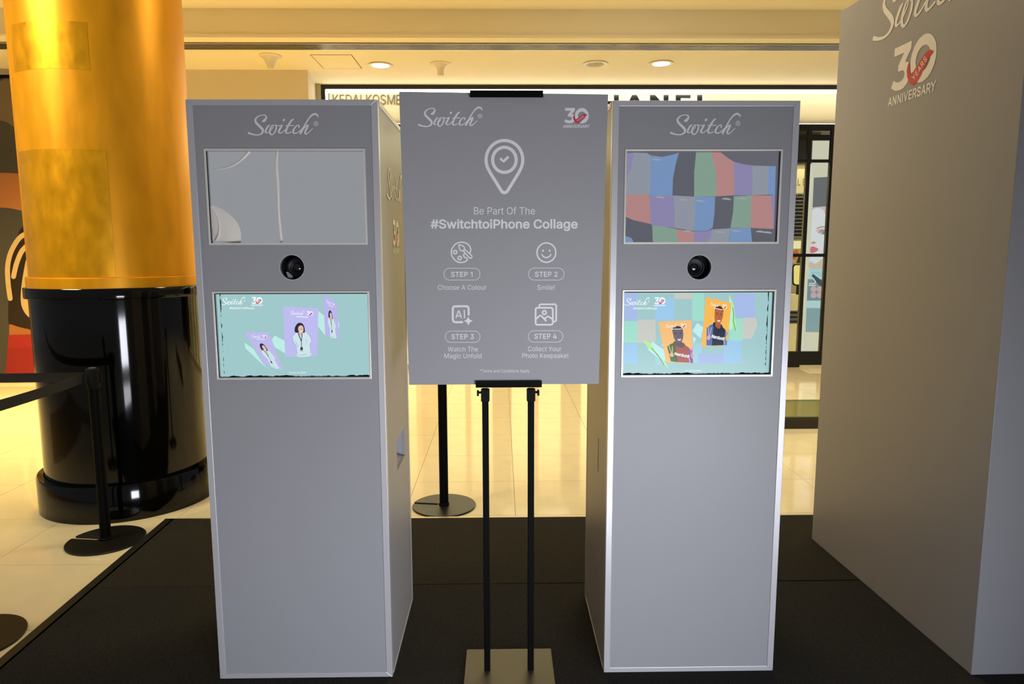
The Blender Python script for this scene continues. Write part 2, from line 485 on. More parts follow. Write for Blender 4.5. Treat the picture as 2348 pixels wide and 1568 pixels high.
    'g': '425;207 -151,180 -149,156 -146,134 -140,114 -132,97 -122,82 -110,70 -97,59 -84,51 -69,101 -41,122 -66,131 -74,142 -82,154 -88,169 -93,187 -96,207 -97,236 -95,261 -87,282 -75,298 -58,308 -34,311 -6,311 68,306 68,287 41,277 32,266 23,252 16,236 10,217 6,195 5,165 7,138 14,113 27,90 43,71 65,55 90,43 120,36 154,34 191,36 229,43 263,55 293,71 320,90 342,112 361,138 374,166 382,196 384,218 383,237 379,253 373,267 365,279 356,288 346,308 319,313 319,313 379,372 379,372 -9,370 -40,363 -67,350 -90,334 -109,314 -124,291 -136,265 -144,237 -149;205 59,227 61,246 66,264 75,278 87,290 103,300 121,307 142,311 166,312 193,311 219,307 242,300 264,291 283,279 299,264 312,247 322,227 328,205 330,182 328,163 322,145 312,130 298,118 282,109 262,102 241,98 218,96 193,98 167,102 144,109 123,118 104,131 88,145 76,163 66,183 61',
    'h': '410;114 227,114 0,53 0,53 509,114 509,114 287,102 287,116 319,132 344,152 362,175 374,200 382,227 384,252 383,275 377,295 369,313 356,328 340,341 321,350 298,355 271,357 240,357 0,296 0,296 235,293 263,286 286,273 304,256 318,235 326,210 329,192 328,176 324,161 317,147 308,136 297,126 283,119 266,115 248',
    'i': '167;53 0,53 379,114 379,114 0;84 443,73 444,63 448,54 455,47 463,43 472,41 483,43 494,47 504,54 512,63 518,73 522,84 524,95 522,105 518,114 512,121 504,125 494,126 483,125 472,121 463,114 455,105 448,95 444',
    'k': '381;110 137,110 212,121 212,284 379,360 379,184 199,177 199;53 0,53 509,114 509,114 0;294 0,148 186,191 229,372 0',
    'l': '178;57 0,57 530,119 530,119 0',
    'm': '610;53 0,53 379,112 379,112 295,108 295,114 314,122 331,132 346,144 358,158 368,172 376,187 382,203 385,219 386,245 383,268 375,287 361,303 342,314 320,321 295,312 295,318 312,326 329,337 343,350 356,364 366,381 375,398 381,417 385,437 386,458 385,478 380,497 372,514 361,529 346,541 328,550 307,555 283,557 255,557 0,496 0,496 254,493 279,485 298,473 313,456 323,438 329,419 330,402 329,387 326,374 320,363 312,353 302,345 290,340 277,336 263,335 247,335 0,274 0,274 260,272 280,265 297,253 311,238 322,220 328,199 330,185 329,171 326,158 320,145 312,135 302,126 289,119 274,115 257,114 238,114 0',
    'n': '410;114 227,114 0,53 0,53 379,112 379,112 287,102 287,116 319,132 344,152 362,175 374,200 382,227 384,252 383,275 377,295 369,313 356,328 340,341 321,350 298,355 271,357 240,357 0,296 0,296 235,293 263,286 286,273 304,256 318,235 326,210 329,192 328,176 324,161 317,147 308,136 297,126 283,119 266,115 248',
    'o': '415;207 -8,174 -5,144 3,117 16,93 35,72 58,56 85,44 116,37 150,34 187,37 225,44 260,56 291,72 318,93 341,117 360,144 374,174 382,207 384,241 382,271 374,299 360,323 341,343 318,359 291,371 260,379 225,381 187,379 150,371 116,359 85,343 58,323 35,299 16,271 3,241 -5;207 46,231 49,252 55,270 66,285 80,298 97,307 117,314 139,318 163,319 187,318 212,314 236,307 258,298 278,285 296,270 310,252 321,231 328,207 330,184 328,163 321,145 310,130 296,118 278,108 258,102 236,98 212,96 187,98 163,102 139,108 117,118 97,130 80,145 66,163 55,184 49',
    'p': '424;53 -143,53 379,112 379,112 319,118 319,137 346,147 355,158 364,171 373,188 379,207 383,229 384,259 382,287 374,313 361,335 342,354 320,370 293,381 261,388 227,390 189,388 151,381 116,370 84,355 57,336 34,313 16,288 3,260 -6,229 -8,208 -7,189 -3,173 4,159 12,147 21,138 31,118 59,114 59,114 -143;220 47,242 49,262 55,279 66,294 80,306 97,316 117,323 139,327 163,328 189,327 215,323 239,316 261,307 281,295 298,280 311,262 322,243 328,220 330,198 328,178 322,161 312,147 299,134 282,125 263,118 241,114 216,113 189,114 162,118 138,125 115,135 95,147 78,162 65,179 55,198 49',
    'r': '259;53 0,53 379,112 379,112 321,115 321,124 339,137 354,152 367,171 377,191 383,213 385,229 384,243 384,243 322,230 324,207 326,190 324,174 321,159 315,146 306,135 296,126 284,119 269,115 254,114 237,114 0',
    's': '365;182 -8,157 -7,133 -3,112 3,93 12,76 24,62 38,50 54,41 73,36 94,94 107,101 87,111 72,124 60,141 52,160 47,181 45,206 47,227 53,244 62,258 74,265 88,268 103,266 115,262 126,254 136,243 144,229 150,212 155,149 170,118 180,92 192,72 208,58 227,50 249,47 274,49 295,55 314,65 332,79 347,95 360,115 370,137 378,161 383,187 384,212 383,234 379,254 372,271 363,286 352,299 339,309 324,318 308,324 290,268 277,262 291,254 304,243 316,228 325,210 331,187 333,166 331,147 326,131 317,119 305,111 292,109 277,110 264,115 253,124 243,136 235,152 229,172 223,229 209,261 200,287 187,306 171,320 153,328 131,331 107,329 85,323 65,312 47,298 31,281 18,260 6,236 -2,210 -7',
    't': '227;204 379,204 327,6 327,6 379;65 471,126 471,126 98,127 83,130 70,136 61,144 55,156 51,170 50,185 51,202 54,213 2,192 -3,168 -4,138 -1,113 7,92 21,77 41,68 64,65 93',
    'u': '410;182 -5,158 -3,135 2,115 11,97 23,82 39,69 59,60 82,54 109,53 139,53 379,114 379,114 144,116 117,124 94,137 75,154 61,175 53,200 50,218 51,234 55,249 62,263 71,274 83,283 97,290 113,295 132,296 153,296 379,357 379,357 0,298 0,298 92,307 92,294 60,277 35,257 17,234 5,209 -3',
    'w': '567;138 0,23 379,87 379,133 214,154 137,175 41,165 41,186 135,206 214,252 379,316 379,362 214,382 136,402 41,391 41,413 135,434 214,480 379,545 379,429 0,368 0,319 172,305 225,291 280,277 338,291 338,277 280,263 225,248 172,199 0',
    'y': '389;47 -139,61 -86,71 -87,83 -89,94 -90,104 -89,113 -86,122 -81,130 -74,138 -64,145 -51,151 -36,163 -1,17 379,84 379,165 155,187 87,206 21,184 21,202 87,224 155,305 379,371 379,204 -58,196 -77,187 -93,177 -107,165 -119,153 -128,139 -136,125 -141,109 -144,91 -145,65 -143',
    ' ': '188;',
}
GLY = {}
for _k, _s in GL.items():
    _p = _s.split(';')
    GLY[_k] = (int(_p[0]), [[tuple(map(int, q.split())) for q in c.split(',')] for c in _p[1:] if c])


def fatten(c, d):
    if not d:
        return c
    out = []
    n = len(c)
    for i in range(n):
        p, q, r = c[i - 1], c[i], c[(i + 1) % n]
        a = Vector((q[0] - p[0], q[1] - p[1]))
        b = Vector((r[0] - q[0], r[1] - q[1]))
        if a.length < 1e-6 or b.length < 1e-6:
            continue
        a.normalize()
        b.normalize()
        m = Vector((-a.y - b.y, a.x + b.x))
        if m.length < 1e-3:
            m = Vector((-a.y, a.x))
        m.normalize()
        k = d / max(0.45, m.dot(Vector((-a.y, a.x))))
        out.append((q[0] + m.x * k, q[1] + m.y * k))
    return out


def text_contours(s, x0, x1, base, cap, bold=0.0, slant=0.0, track=0):
    """glyph outlines of s, fitted between x0 and x1, baseline at base, capitals cap high; y grows downwards"""
    items, x = [], 0
    for ch in s:
        adv, cs = GLY[ch]
        items.append([[(px + x, py) for px, py in fatten(c, bold)] for c in cs])
        x += adv + track
    xs = [p[0] for g in items for c in g for p in c]
    lo, hi = min(xs), max(xs)
    k = (x1 - x0) / (hi - lo)
    ky = cap / 509.0
    return [[[(x0 + (px - lo) * k + slant * py * ky, base - py * ky) for px, py in c] for c in g] for g in items if g]


def text(mb, s, x0, x1, base, cap, fn, m, bold=0.0, slant=0.0, track=0):
    for g in text_contours(s, x0, x1, base, cap, bold, slant, track):
        mb.flat(g, fn, m)
    return mb


def ell(cx, cy, rx, ry, n=32, a0=0.0, a1=2 * math.pi):
    full = abs(a1 - a0 - 2 * math.pi) < 1e-6
    k = n if full else n + 1
    return [(cx + rx * math.cos(a0 + (a1 - a0) * i / n), cy + ry * math.sin(a0 + (a1 - a0) * i / n)) for i in range(k)]


def rrect(x0, y0, x1, y1, r, n=6):
    out = []
    for cx, cy, a in ((x1 - r, y1 - r, 0), (x0 + r, y1 - r, 1), (x0 + r, y0 + r, 2), (x1 - r, y0 + r, 3)):
        out += [(cx + r * math.cos((a + i / n) * math.pi / 2), cy + r * math.sin((a + i / n) * math.pi / 2)) for i in range(n + 1)]
    return out


def ring(mb, cx, cy, rx, ry, w, fn, m, n=36):
    mb.flat([ell(cx, cy, rx + w / 2, ry + w / 2, n), ell(cx, cy, rx - w / 2, ry - w / 2, n)[::-1]], fn, m)


def wire(mb, pts, w, fn, m, n=0, closed=False):
    q = cr(pts, n, closed) if n else list(pts)
    if closed:
        q = q + [q[0]]
    mb.ribbon([(a, b, w) for a, b in q], fn, m, cap=not closed)


# the flowing "Switch" wordmark, strokes as (x, y, width)
SWITCH = [
    [(560, 362, 62), (600, 350, 82), (645, 290, 66), (664, 240, 50), (630, 192, 38), (560, 182, 30), (450, 205, 34), (370, 262, 46), (334, 340, 60), (372, 425, 70), (450, 500, 74), (530, 582, 78), (560, 640, 70), (545, 705, 58), (480, 757, 44), (380, 776, 38), (250, 757, 46), (140, 718, 62)],
    [(765, 480, 26), (722, 510, 52), (670, 590, 56), (638, 665, 54), (650, 708, 42), (700, 708, 26), (745, 680, 22), (800, 630, 24), (850, 565, 30), (880, 500, 26), (866, 476, 22), (828, 500, 32), (790, 575, 48), (768, 660, 54), (775, 728, 52), (820, 768, 38), (890, 730, 36), (940, 645, 46), (962, 560, 46), (958, 505, 36), (930, 480, 30)],
    [(920, 480, 36), (1000, 500, 26), (1080, 497, 26), (1145, 480, 24)],
    [(1130, 488, 56), (1090, 560, 58), (1045, 645, 58), (1040, 700, 48), (1085, 718, 34), (1150, 690, 30), (1225, 625, 28)],
    [(1472, 305, 34), (1412, 350, 54), (1350, 445, 60), (1290, 550, 58), (1252, 650, 60), (1258, 712, 48), (1310, 724, 34), (1412, 684, 30)],
    [(1245, 505, 28), (1320, 493, 28), (1490, 495, 28)],
    [(1630, 560, 32), (1650, 512, 42), (1620, 485, 32), (1560, 512, 38), (1500, 582, 52), (1470, 660, 58), (1482, 716, 48), (1550, 726, 34), (1640, 680, 34), (1730, 590, 34)],
    [(2213, 255, 14), (2198, 196, 46), (2130, 150, 62), (2040, 176, 56), (1955, 258, 42), (1870, 382, 44), (1800, 510, 52), (1740, 630, 58), (1682, 732, 60)],
    [(1720, 665, 30), (1810, 560, 30), (1880, 494, 40), (1908, 492, 48), (1880, 570, 58), (1830, 660, 58), (1822, 728, 48), (1870, 744, 36), (1950, 682, 30), (2050, 582, 24)],
]


def wordmark(mb, fn, m, small=False):
    n = 2 if small else 6
    for s in SWITCH:
        mb.ribbon(cr(s, n), fn, m)
    mb.flat([[(1190 + 34 * math.cos(t) + 10 * math.sin(t) * -1, 330 + 42 * math.sin(t)) for t in [i * math.pi / 8 for i in range(16)]]], fn, m)
    ring(mb, 2147, 437, 62, 64, 16, fn, m, 12 if small else 28)
    if not small:
        text(mb, 'R', 2120, 2180, 472, 72, fn, m, 14)
    return mb


THREE = [(405, 195), (1000, 195), (1000, 345), (820, 565), (930, 608), (985, 700), (1002, 820), (985, 930), (930, 1035), (820, 1102), (680, 1120), (520, 1098), (360, 1010), (435, 865), (530, 925), (640, 945), (740, 930), (800, 890), (822, 820), (800, 760), (750, 725), (580, 715), (580, 590), (755, 370), (405, 365)]
TICK = [(950, 620), (905, 690), (890, 770), (920, 900), (990, 1020), (1060, 1090), (1160, 1120), (1280, 1090), (1370, 1010), (1430, 930), (1520, 820), (1620, 700), (1750, 630), (1700, 580), (1590, 540), (1480, 580), (1350, 670), (1200, 790), (1130, 840), (1030, 880), (1000, 800), (975, 650)]


def thirty(mb, fn, m, red, white=None, caption=True, lift=None, years=True):
    f2 = lift or fn
    mb.flat([THREE], fn, m)
    mb.flat([ell(1415, 660, 415, 465, 40), ell(1415, 660, 236, 252, 40)[::-1]], fn, m)
    mb.flat([TICK], f2, red)
    if years and lift:
        a = math.radians(-39)
        ca, sa = math.cos(a), math.sin(a)

        def tilt(x, y):
            return lift(1160 + x * ca - y * sa, 1045 + x * sa + y * ca, 1)
        text(mb, 'YEARS', 0, 510, 0, 118, tilt, white or m, 10, track=90)
    if caption:
        text(mb, 'ANNIVERSARY', 280, 1885, 1385, 178, fn, m, 22, track=20)
    return mb


# =================================================================== THE SETTING
ZC = 3.606          # walkway soffit in front of the shop
ZU = 3.88           # higher ceiling nearer the atrium
YS = 9.0            # shop front plane
YB = 7.12           # bulkhead between the two ceilings
ZCARPET = 0.012

# floor slab with single polished tiles laid on it
fl = struct(MB().box(-12, 9, -7, 13, -0.06, -0.004, M_GROUT).build('floor'))
TX, TY = 0.65, 0.60
tile_me = None
for i in range(-9, 9):
    for j in range(-2, 12):
        x0, y0 = 0.075 + i * TX, 2.06 + j * TY
        # leave out what lies wholly under the carpet or the far side of the display wall
        if x0 > -1.7 and y0 + TY < 3.7 and x0 < 3.2:
            continue
        if x0 < -2.6 and y0 < 1.2 or x0 < -4.2 and y0 < 3.5 or x0 > 3.2 and y0 < 3.6:
            continue
        if tile_me is None:
            g = 0.0014
            t = MB().box(g, TX - g, g, TY - g, -0.010, 0.0, M_TILE).build('tile')
            tile_me = t.data
        else:
            t = bpy.data.objects.new('tile', tile_me)
            COL.objects.link(t)
        t.location = (x0, y0, 0)
        t.parent = fl
# the floor beyond the laid tiles
struct(MB().box(-12, 0.075 - 9 * TX, -7, 13, -0.01, 0.0, M_TILE).build('floor_extension'))
struct(MB().box(0.075 - 9 * TX, 9, 2.06 + 12 * TY, 13, -0.01, 0.0, M_TILE).build('floor_shop'))
struct(MB().box(0.075 + 9 * TX, 9, -7, 2.06 + 12 * TY, -0.01, 0.0, M_TILE).build('floor_side'))
struct(MB().box(0.075 - 9 * TX, 0.075 + 9 * TX, -7, 2.06 - 2 * TY, -0.01, 0.0, M_TILE).build('floor_front'))

# ceilings
struct(MB().box(-12, 9, YB + 0.10, YS + 0.02, ZC, ZC + 0.08, M_CEIL).build('ceiling_soffit'))
struct(MB().box(-12, 9, 3.3, YB, ZU, ZU + 0.08, M_CEIL).build('ceiling_upper'))
struct(MB().box(-12, 9, YB, YB + 0.10, ZC + 0.03, ZU + 0.08, M_CEIL).build('trim_1'))      # bulkhead face
struct(MB().box(-12, 9, YB - 0.015, YB + 0.10, ZC, ZC + 0.03, M_CEIL).build('trim_2'))      # lip under the bulkhead

# linear air slot with metal fins along the soffit
slot = thing('air_diffuser', (0, 7.38, ZC), 'long grey metal slot diffuser with thin fins along the ceiling edge', 'air vent')
MB().box(-12, 9, 7.26, 7.47, ZC - 0.004, ZC, mat('dull_metal', (120, 118, 110), 0.4, metal=0.6)).build('backing', slot)
for k in range(5):
    MB().box(-12, 9, 7.265 + k * 0.045, 7.283 + k * 0.045, ZC - 0.016, ZC - 0.003, mat('satin_metal', (170, 168, 160), 0.28, metal=0.85)).build('fin', slot)

# left wall that carries the large poster
wl = MB().prism([[(-12, 8.3), (-2.217, 8.3), (-2.31, 9.0), (-2.31, 9.2), (-12, 9.2)]], lambda a, b, t: (a, b, t * ZC), M_CREAM)
struct(wl.build('wall_left'))
struct(MB().box(-2.315, -2.243, 8.97, 9.06, 0, ZC, mat('satin_nickel_post', (186, 176, 150), 0.35, metal=0.4)).build('trim_3'))

# access hatch in the soffit: a panel in a thin recessed gap
h = thing('ceiling_hatch', (-1.81, 7.96, ZC), 'square cream access hatch in the ceiling beside a lit downlight', 'hatch')
hx0, hx1, hy0, hy1 = -2.02, -1.58, 7.69, 8.24
for b in ((hx0, hx1, hy0, hy0 + 0.008), (hx0, hx1, hy1 - 0.008, hy1), (hx0, hx0 + 0.006, hy0, hy1), (hx1 - 0.006, hx1, hy0, hy1)):
    MB().box(*b, ZC - 0.002, ZC + 0.001, mat('shadow_gap', (120, 96, 52), 0.9)).build('edge_gap', h)
MB().box(hx0 + 0.008, hx1 - 0.008, hy0 + 0.01, hy1 - 0.01, ZC - 0.003, ZC + 0.001, M_CEIL).build('hatch_panel', h)


# downlights
def downlight(x, y, on, label):
    o = thing('ceiling_downlight', (x, y, ZC), label, 'ceiling light', 'recessed ceiling fittings')
    MB().lathe([(0.098, ZC), (0.135, ZC - 0.004), (0.140, ZC - 0.008), (0.132, ZC - 0.014), (0.100, ZC - 0.010), (0.096, ZC)], x, y, mat('white_ring', (236, 230, 214), 0.4)).build('trim_ring', o, smooth=True)
    if on:
        MB().lathe([(0.0, ZC - 0.009), (0.07, ZC - 0.008), (0.1, ZC - 0.004)], x, y, lit((255, 250, 232), 6.0)).build('lamp_disc', o, smooth=True)
        d = bpy.data.lights.new('downlight_lamp', 'SPOT')
        d.energy = 330
        d.color = (1.0, 0.80, 0.48)
        d.spot_size = math.radians(125)
        d.spot_blend = 1
        d.shadow_soft_size = 0.09
        lo = bpy.data.objects.new('downlight_lamp', d)
        COL.objects.link(lo)
        lo.location = (x, y, ZC - 0.03)
    else:
        MB().lathe([(0.0, ZC - 0.005), (0.07, ZC - 0.006), (0.1, ZC - 0.004)], x, y, mat('perforated_grille', (190, 184, 168), 0.6)).build('grille', o, smooth=True)
        for k in range(3):
            MB().lathe([(0.030 + k * 0.024, ZC - 0.006), (0.034 + k * 0.024, ZC - 0.010), (0.038 + k * 0.024, ZC - 0.006)], x, y, mat('grille_ring', (206, 200, 184), 0.5)).build('grille_ring', o, smooth=True)


downlight(-1.347, 8.094, True, 'lit round downlight beside the square ceiling hatch')
downlight(1.057, 8.026, False, 'unlit round ceiling fitting with a grey grille, left of a lit downlight')
downlight(1.789, 8.004, True, 'lit round downlight right of the unlit grille, nearest the tall display panel')


# cone shaped ceiling detectors
def cone(x, y, tip, label):
    o = thing('ceiling_sprinkler', (x, y, ZC), label, 'sprinkler', 'sprinklers on the ceiling')
    wm = mat('white_plastic', (238, 228, 206), 0.45)
    MB().lathe([(0.115, ZC), (0.118, ZC - 0.006), (0.105, ZC - 0.014), (0.0, ZC - 0.012)], x, y, wm, 32).build('rose', o, smooth=True)
    if tip:
        MB().lathe([(0.095, ZC - 0.012), (0.070, ZC - 0.035), (0.050, ZC - 0.075), (0.038, ZC - 0.115), (0.030, ZC - 0.135), (0.0, ZC - 0.140)], x, y, wm, 32).build('cone_cover', o, smooth=True)
    else:
        MB().lathe([(0.085, ZC - 0.012), (0.055, ZC - 0.035), (0.040, ZC - 0.06), (0.036, ZC - 0.13), (0.0, ZC - 0.13)], x, y, wm, 32).build('cone_cover', o, smooth=True)


cone(-2.455, 7.738, True, 'white cone sprinkler on the ceiling near the gold column')
cone(-0.669, 8.036, False, 'white trumpet sprinkler on the ceiling right of the first lit downlight')

# ------------------------------------------------------------------ shop front
M_BFRAME = mat('black_shopfront_frame', (12, 12, 11), 0.35)
M_SIGN = mat('cream_sign_panel', (238, 224, 186), 0.5)
sg = thing('shop_sign', (1.0, YS + 0.1, 3.14), 'long cream fascia sign with black edge and bright light lines above the shop', 'shop sign')
MB().box(-2.237, 6.2, YS + 0.20, YS + 0.24, 3.14, 3.60, M_SIGN).build('sign_panel', sg)
MB().box(-2.237, 6.2, YS, YS + 0.24, 3.552, 3.606, M_BFRAME).build('frame_rail', sg)
MB().box(-2.237, -2.195, YS, YS + 0.24, 3.12, 3.552, M_BFRAME).build('frame_rail', sg)
MB().box(-2.237, 6.2, YS, YS + 0.24, 3.085, 3.128, M_BFRAME).build('frame_rail', sg)
LED = lit((255, 250, 232), 9.5)
note(MB().box(-2.19, 6.2, YS + 0.03, YS + 0.055, 3.515, 3.551, LED).build('light_strip', sg), 'white light line under the black top edge')
note(MB().box(-2.19, 6.2, YS + 0.06, YS + 0.085, 3.129, 3.146, LED).build('light_strip', sg), 'white light line along the bottom edge')
note(MB().box(-2.194, -2.172, YS + 0.03, YS + 0.055, 3.14, 3.515, LED).build('light_strip', sg), 'white light line down the left edge')
M_THIN = mat('grey_sign_letter', (120, 108, 84), 0.5)
for g in text_contours('KEDAI KOSM', 762.5, 905, 239, 22.5, -8) + text_contours('ETIK', 908.5, 956, 239, 22.5, -8):
    MB().prism(g, lambda a, b, t: at_y(a, b, YS + 0.18) + Vector((0, 0.02 * t, 0)), M_THIN).build('letter', sg)
for g in text_contours('CHANEL', 1318, 1632, 252, 33, 26, track=120):
    MB().prism(g, lambda a, b, t: at_y(a, b, YS + 0.10) + Vector((0, 0.03 * t, 0)), M_BFRAME).build('sign_letter', sg)
    MB().prism([fatten(c, 0) for c in g], lambda a, b, t: at_y(a, b, YS + 0.135) + Vector((0, 0.008 * t, 0)), lit((255, 250, 235), 5.0)).build('letter_backlight', sg)

# glazing: black mullions, transoms and panes
x_m = [-2.2, -1.1, -0.45, 0.45, 1.4, 2.35, 3.3, 3.935, 4.235, 5.2, 6.2]
M_GLASS = glass('clear_glass', (246, 250, 246))
wnum = 1
for a, b in zip(x_m[:-1], x_m[1:]):
    pane = MB().box(a + 0.02, b - 0.02, YS + 0.020, YS + 0.030, 0.12, 3.085, M_GLASS).build('window_%d' % wnum)
    struct(pane)
    dark = a > 3.0
    fm = M_BFRAME if dark else mat('beige_shopfront_frame', (176, 150, 104), 0.45)
    hw, dp = (0.024, 0.05) if dark else (0.035, 0.10)
    MB().box(b - hw, b + hw, YS, YS + dp, 0, 3.085, fm).build('mullion', pane)
    MB().box(a + hw, b - hw, YS, YS + dp, 0.0, 0.21 if dark else 0.06, fm).build('bottom_rail', pane)
    for z in ((3.045, 3.085), (2.93, 3.0), (2.655, 2.692), (1.455, 1.496)) if dark else ((2.70, 2.74),):
        MB().box(a + hw, b - hw, YS + 0.005, YS + dp - 0.005, *z, fm).build('transom', pane)
    wnum += 1
# wide beige pillars between the glazed bays
for x in (-0.95, 0.0, 0.93, 1.9):
    struct(MB().box(x - 0.13, x + 0.13, YS + 0.11, YS + 0.3, 0, 3.1, mat('beige_pillar', (196, 172, 122), 0.5)).build('trim_%d' % (wnum + 10)))
    wnum += 1

# shop interior shell
struct(MB().box(-2.4, 6.4, 12.4, 12.5, 0, 3.2, M_CREAM).build('wall_back'))
struct(MB().box(-2.5, -2.4, 9.2, 12.5, 0, 3.2, M_CREAM).build('wall_shop_left'))
struct(MB().box(6.3, 6.4, 9.0, 12.5, 0, 3.6, M_CREAM).build('wall_right'))
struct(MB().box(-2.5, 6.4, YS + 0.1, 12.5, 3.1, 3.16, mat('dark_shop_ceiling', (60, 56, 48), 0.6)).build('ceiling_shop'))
p = thing('ceiling_lamp', (2.0, 10.4, 3.1), 'long glowing warm ceiling light inside the shop', 'ceiling light')
MB().box(-2.1, 6.0, 9.55, 11.3, 3.085, 3.1, mat('white_ring', (236, 230, 214), 0.4)).build('frame', p)
MB().box(-2.06, 5.96, 9.6, 11.25, 3.075, 3.086, lit((255, 236, 190), 11.0)).build('diffuser', p)

# shop interior seen between the right kiosk and the display wall
def local(plane_fn, ox, oy, k, lift=0.0):
    """artwork drawn on a k-times enlarged piece of the photo whose corner is at (ox, oy)"""
    return lambda u, v, up=0: plane_fn(ox + u / k, oy + v / k, lift + up * 0.0004)


hb = struct(MB().box(3.3, 4.30, 9.5, 9.7, 2.70, 3.1, mat('dark_reflection_box', (70, 66, 54), 0.4)).build('trim_5'))  # dark box added for the dark glass reflection, hiding the ceiling light
# lit cosmetics advertisement standing right behind the glass
YA = 9.45
ad = thing('light_box', (4.2, YA, 0), 'tall white light box showing a face and make-up behind the shop glass', 'advertisement')
p0, p1 = at_y(1852, 372, YA), at_y(1852, 806, YA)
MB().box(at_y(1858, 500, YA).x, 4.85, YA, YA + 0.12, 0.0, 3.05, lit((228, 222, 200), 0.9)).build('case', ad)
afn = on_plane((0, YA, 0), (0, -1, 0))
A3 = local(afn, 1800, 260, 3.92, 0.004)
m = MB()
R_ = 560
m.flat([[(258, 578), (R_, 560), (R_, 850), (246, 845)]], A3, lit((112, 112, 116)))
MB.flat(m, [[(246, 845), (R_, 850), (R_, 1390), (218, 1390)]], A3, lit((226, 224, 232)))
A3b = lambda u, v: A3(u, v, 2)
A3c = lambda u, v: A3(u, v, 4)
m.flat([cr([(238, 870), (290, 850), (345, 870), (372, 930), (400, 1000), (430, 900), (430, 840), (250, 845)], 4, True)], A3b, lit((206, 196, 190)))
m.flat([[(345, 858), (380, 846), (378, 930), (350, 890)]], A3c, lit((228, 176, 184)))
m.flat([cr([(232, 1170), (250, 1150), (276, 1160), (262, 1172)], 4, True)], A3b, lit((198, 156, 146)))
m.flat([cr([(228, 1205), (255, 1196), (300, 1222), (262, 1250), (228, 1252)], 4, True)], A3b, lit((214, 118, 128)))
m.flat([cr([(275, 1060), (320, 1038), (372, 1042), (372, 1062), (320, 1056)], 4, True)], A3b, lit((212, 164, 160)))
m.flat([cr([(300, 1072), (335, 1060), (372, 1066), (366, 1086), (330, 1088)], 4, True)], A3b, lit((196, 186, 188)))
m.flat([ell(344, 1074, 15, 12, 14)], A3c, lit((120, 134, 150)))
wire(m, [(296, 1070), (335, 1056), (374, 1062)], 5, A3c, lit((96, 76, 74)), 4)
wire(m, [(285, 1035), (325, 1020), (374, 1022)], 9, A3c, lit((170, 140, 130)), 4)
m.flat([cr([(225, 1330), (270, 1350), (330, 1310), (360, 1300), (360, 1390), (222, 1390)], 4, True)], A3b, lit((212, 192, 172)))
m.flat([[(218, 1392), (R_, 1392), (R_, 1488), (212, 1488)]], A3, lit((176, 214, 222)))
m.flat([[(236, 1458), (252, 1443), (352, 1520), (352, 1570), (300, 1540)]], A3c, lit((74, 84, 88)))
for x0_, x1_, y_ in ((238, 262, 1432), (268, 344, 1434), (296, 340, 1452)):
    wire(m, [(x0_, y_), (x1_, y_ + 1)], 6, A3b, lit((150, 186, 196)))
wire(m, [(215, 1528), (262, 1528), (272, 1512), (250, 1480)], 7, A3c, lit((235, 245, 246)), 3)
wire(m, [(213, 1545), (275, 1545)], 7, A3c, lit((235, 245, 246)))
A4 = local(afn, 1780, 640, 2.613, 0.004)
m.flat([[(188, 0), (400, 0), (400, 128), (182, 128)]], A4, lit((126, 146, 154)))
for cx, cy in ((222, 60), (258, 60), (222, 96), (258, 96), (296, 78)):
    m.flat([ell(cx, cy, 18, 18, 16)], lambda u, v: A4(u, v, 2), lit((204, 172, 180)))
m.flat([[(182, 128), (400, 128), (400, 176), (180, 172)]], A4, lit((184, 214, 222)))
m.flat([[(180, 172), (400, 176), (400, 322), (174, 316)]], A4, lit((140, 166, 172)))
note(m.build('advert_print', ad), 'pale face with pink lips above blue make-up pictures')

# left bay: cream interior wall with lettering, product rack, counter and mirror
YI = 10.2
iw = thing('interior_partition', (4.3, YI, 0), 'cream partition with thin lettering above the lipstick rack inside the shop', 'partition')
MB().box(3.6, 4.62, YI + 0.05, YI + 0.15, 0, 2.72, mat('cream_partition', (172, 166, 142), 0.6)).build('board', iw)
ifn = on_plane((0, YI + 0.045, 0), (0, -1, 0))
note(text(MB(), 'CHANEL B', 1781, 1848, 425, 16, lambda u, v: ifn(u, v), ink((70, 60, 44)), -6, track=30).build('lettering', iw), 'thin dark capital letters')
rk = thing('lipstick_rack', (4.3, YI, 1.5), 'grey rack with rows of small dark lipsticks on the shop wall', 'display rack')
def pz(v, y): return at_y(1835, v, y).z
MB().box(3.7, 4.58, YI - 0.005, YI + 0.048, pz(548, YI), pz(443, YI), mat('grey_rack', (120, 112, 100), 0.5)).build('back_panel', rk)
z1, z0 = pz(446, YI), pz(545, YI)
lip = MB()
for r in range(12):
    z = z0 + (z1 - z0) * (r + 0.35) / 12
    MB().box(3.7, 4.58, YI - 0.05, YI, z - 0.008, z, mat('rack_shelf', (150, 142, 126), 0.4)).build('shelf', rk)
    for c in range(26):
        x = 3.76 + c * 0.031
        lip.box(x, x + 0.017, YI - 0.045, YI - 0.025, z, z + random.uniform(0.025, 0.034), M_BLACKM)
lo = lip.build('lipstick_rows', rk)
lo['kind'] = 'stuff'
ct = thing('make_up_counter', (4.3, YI - 0.2, 0), 'cream make-up counter with a dark drawer row below the lipstick rack', 'counter')
cz = [pz(v, YI - 0.3) for v in (552, 570, 676, 712, 742, 778)]
MB().box(3.6, 4.58, YI - 0.3, YI - 0.01, cz[1] + 0.0, cz[0], lit((250, 236, 180), 1.0)).build('lit_shelf', ct)
MB().box(3.6, 4.58, YI - 0.3, YI + 0.04, cz[3], cz[2], mat('cream_counter', (240, 226, 184), 0.4)).build('top_front', ct)
MB().box(3.6, 4.58, YI - 0.28, YI + 0.04, cz[4], cz[3], mat('grey_rack', (120, 112, 100), 0.5)).build('drawer_row', ct)
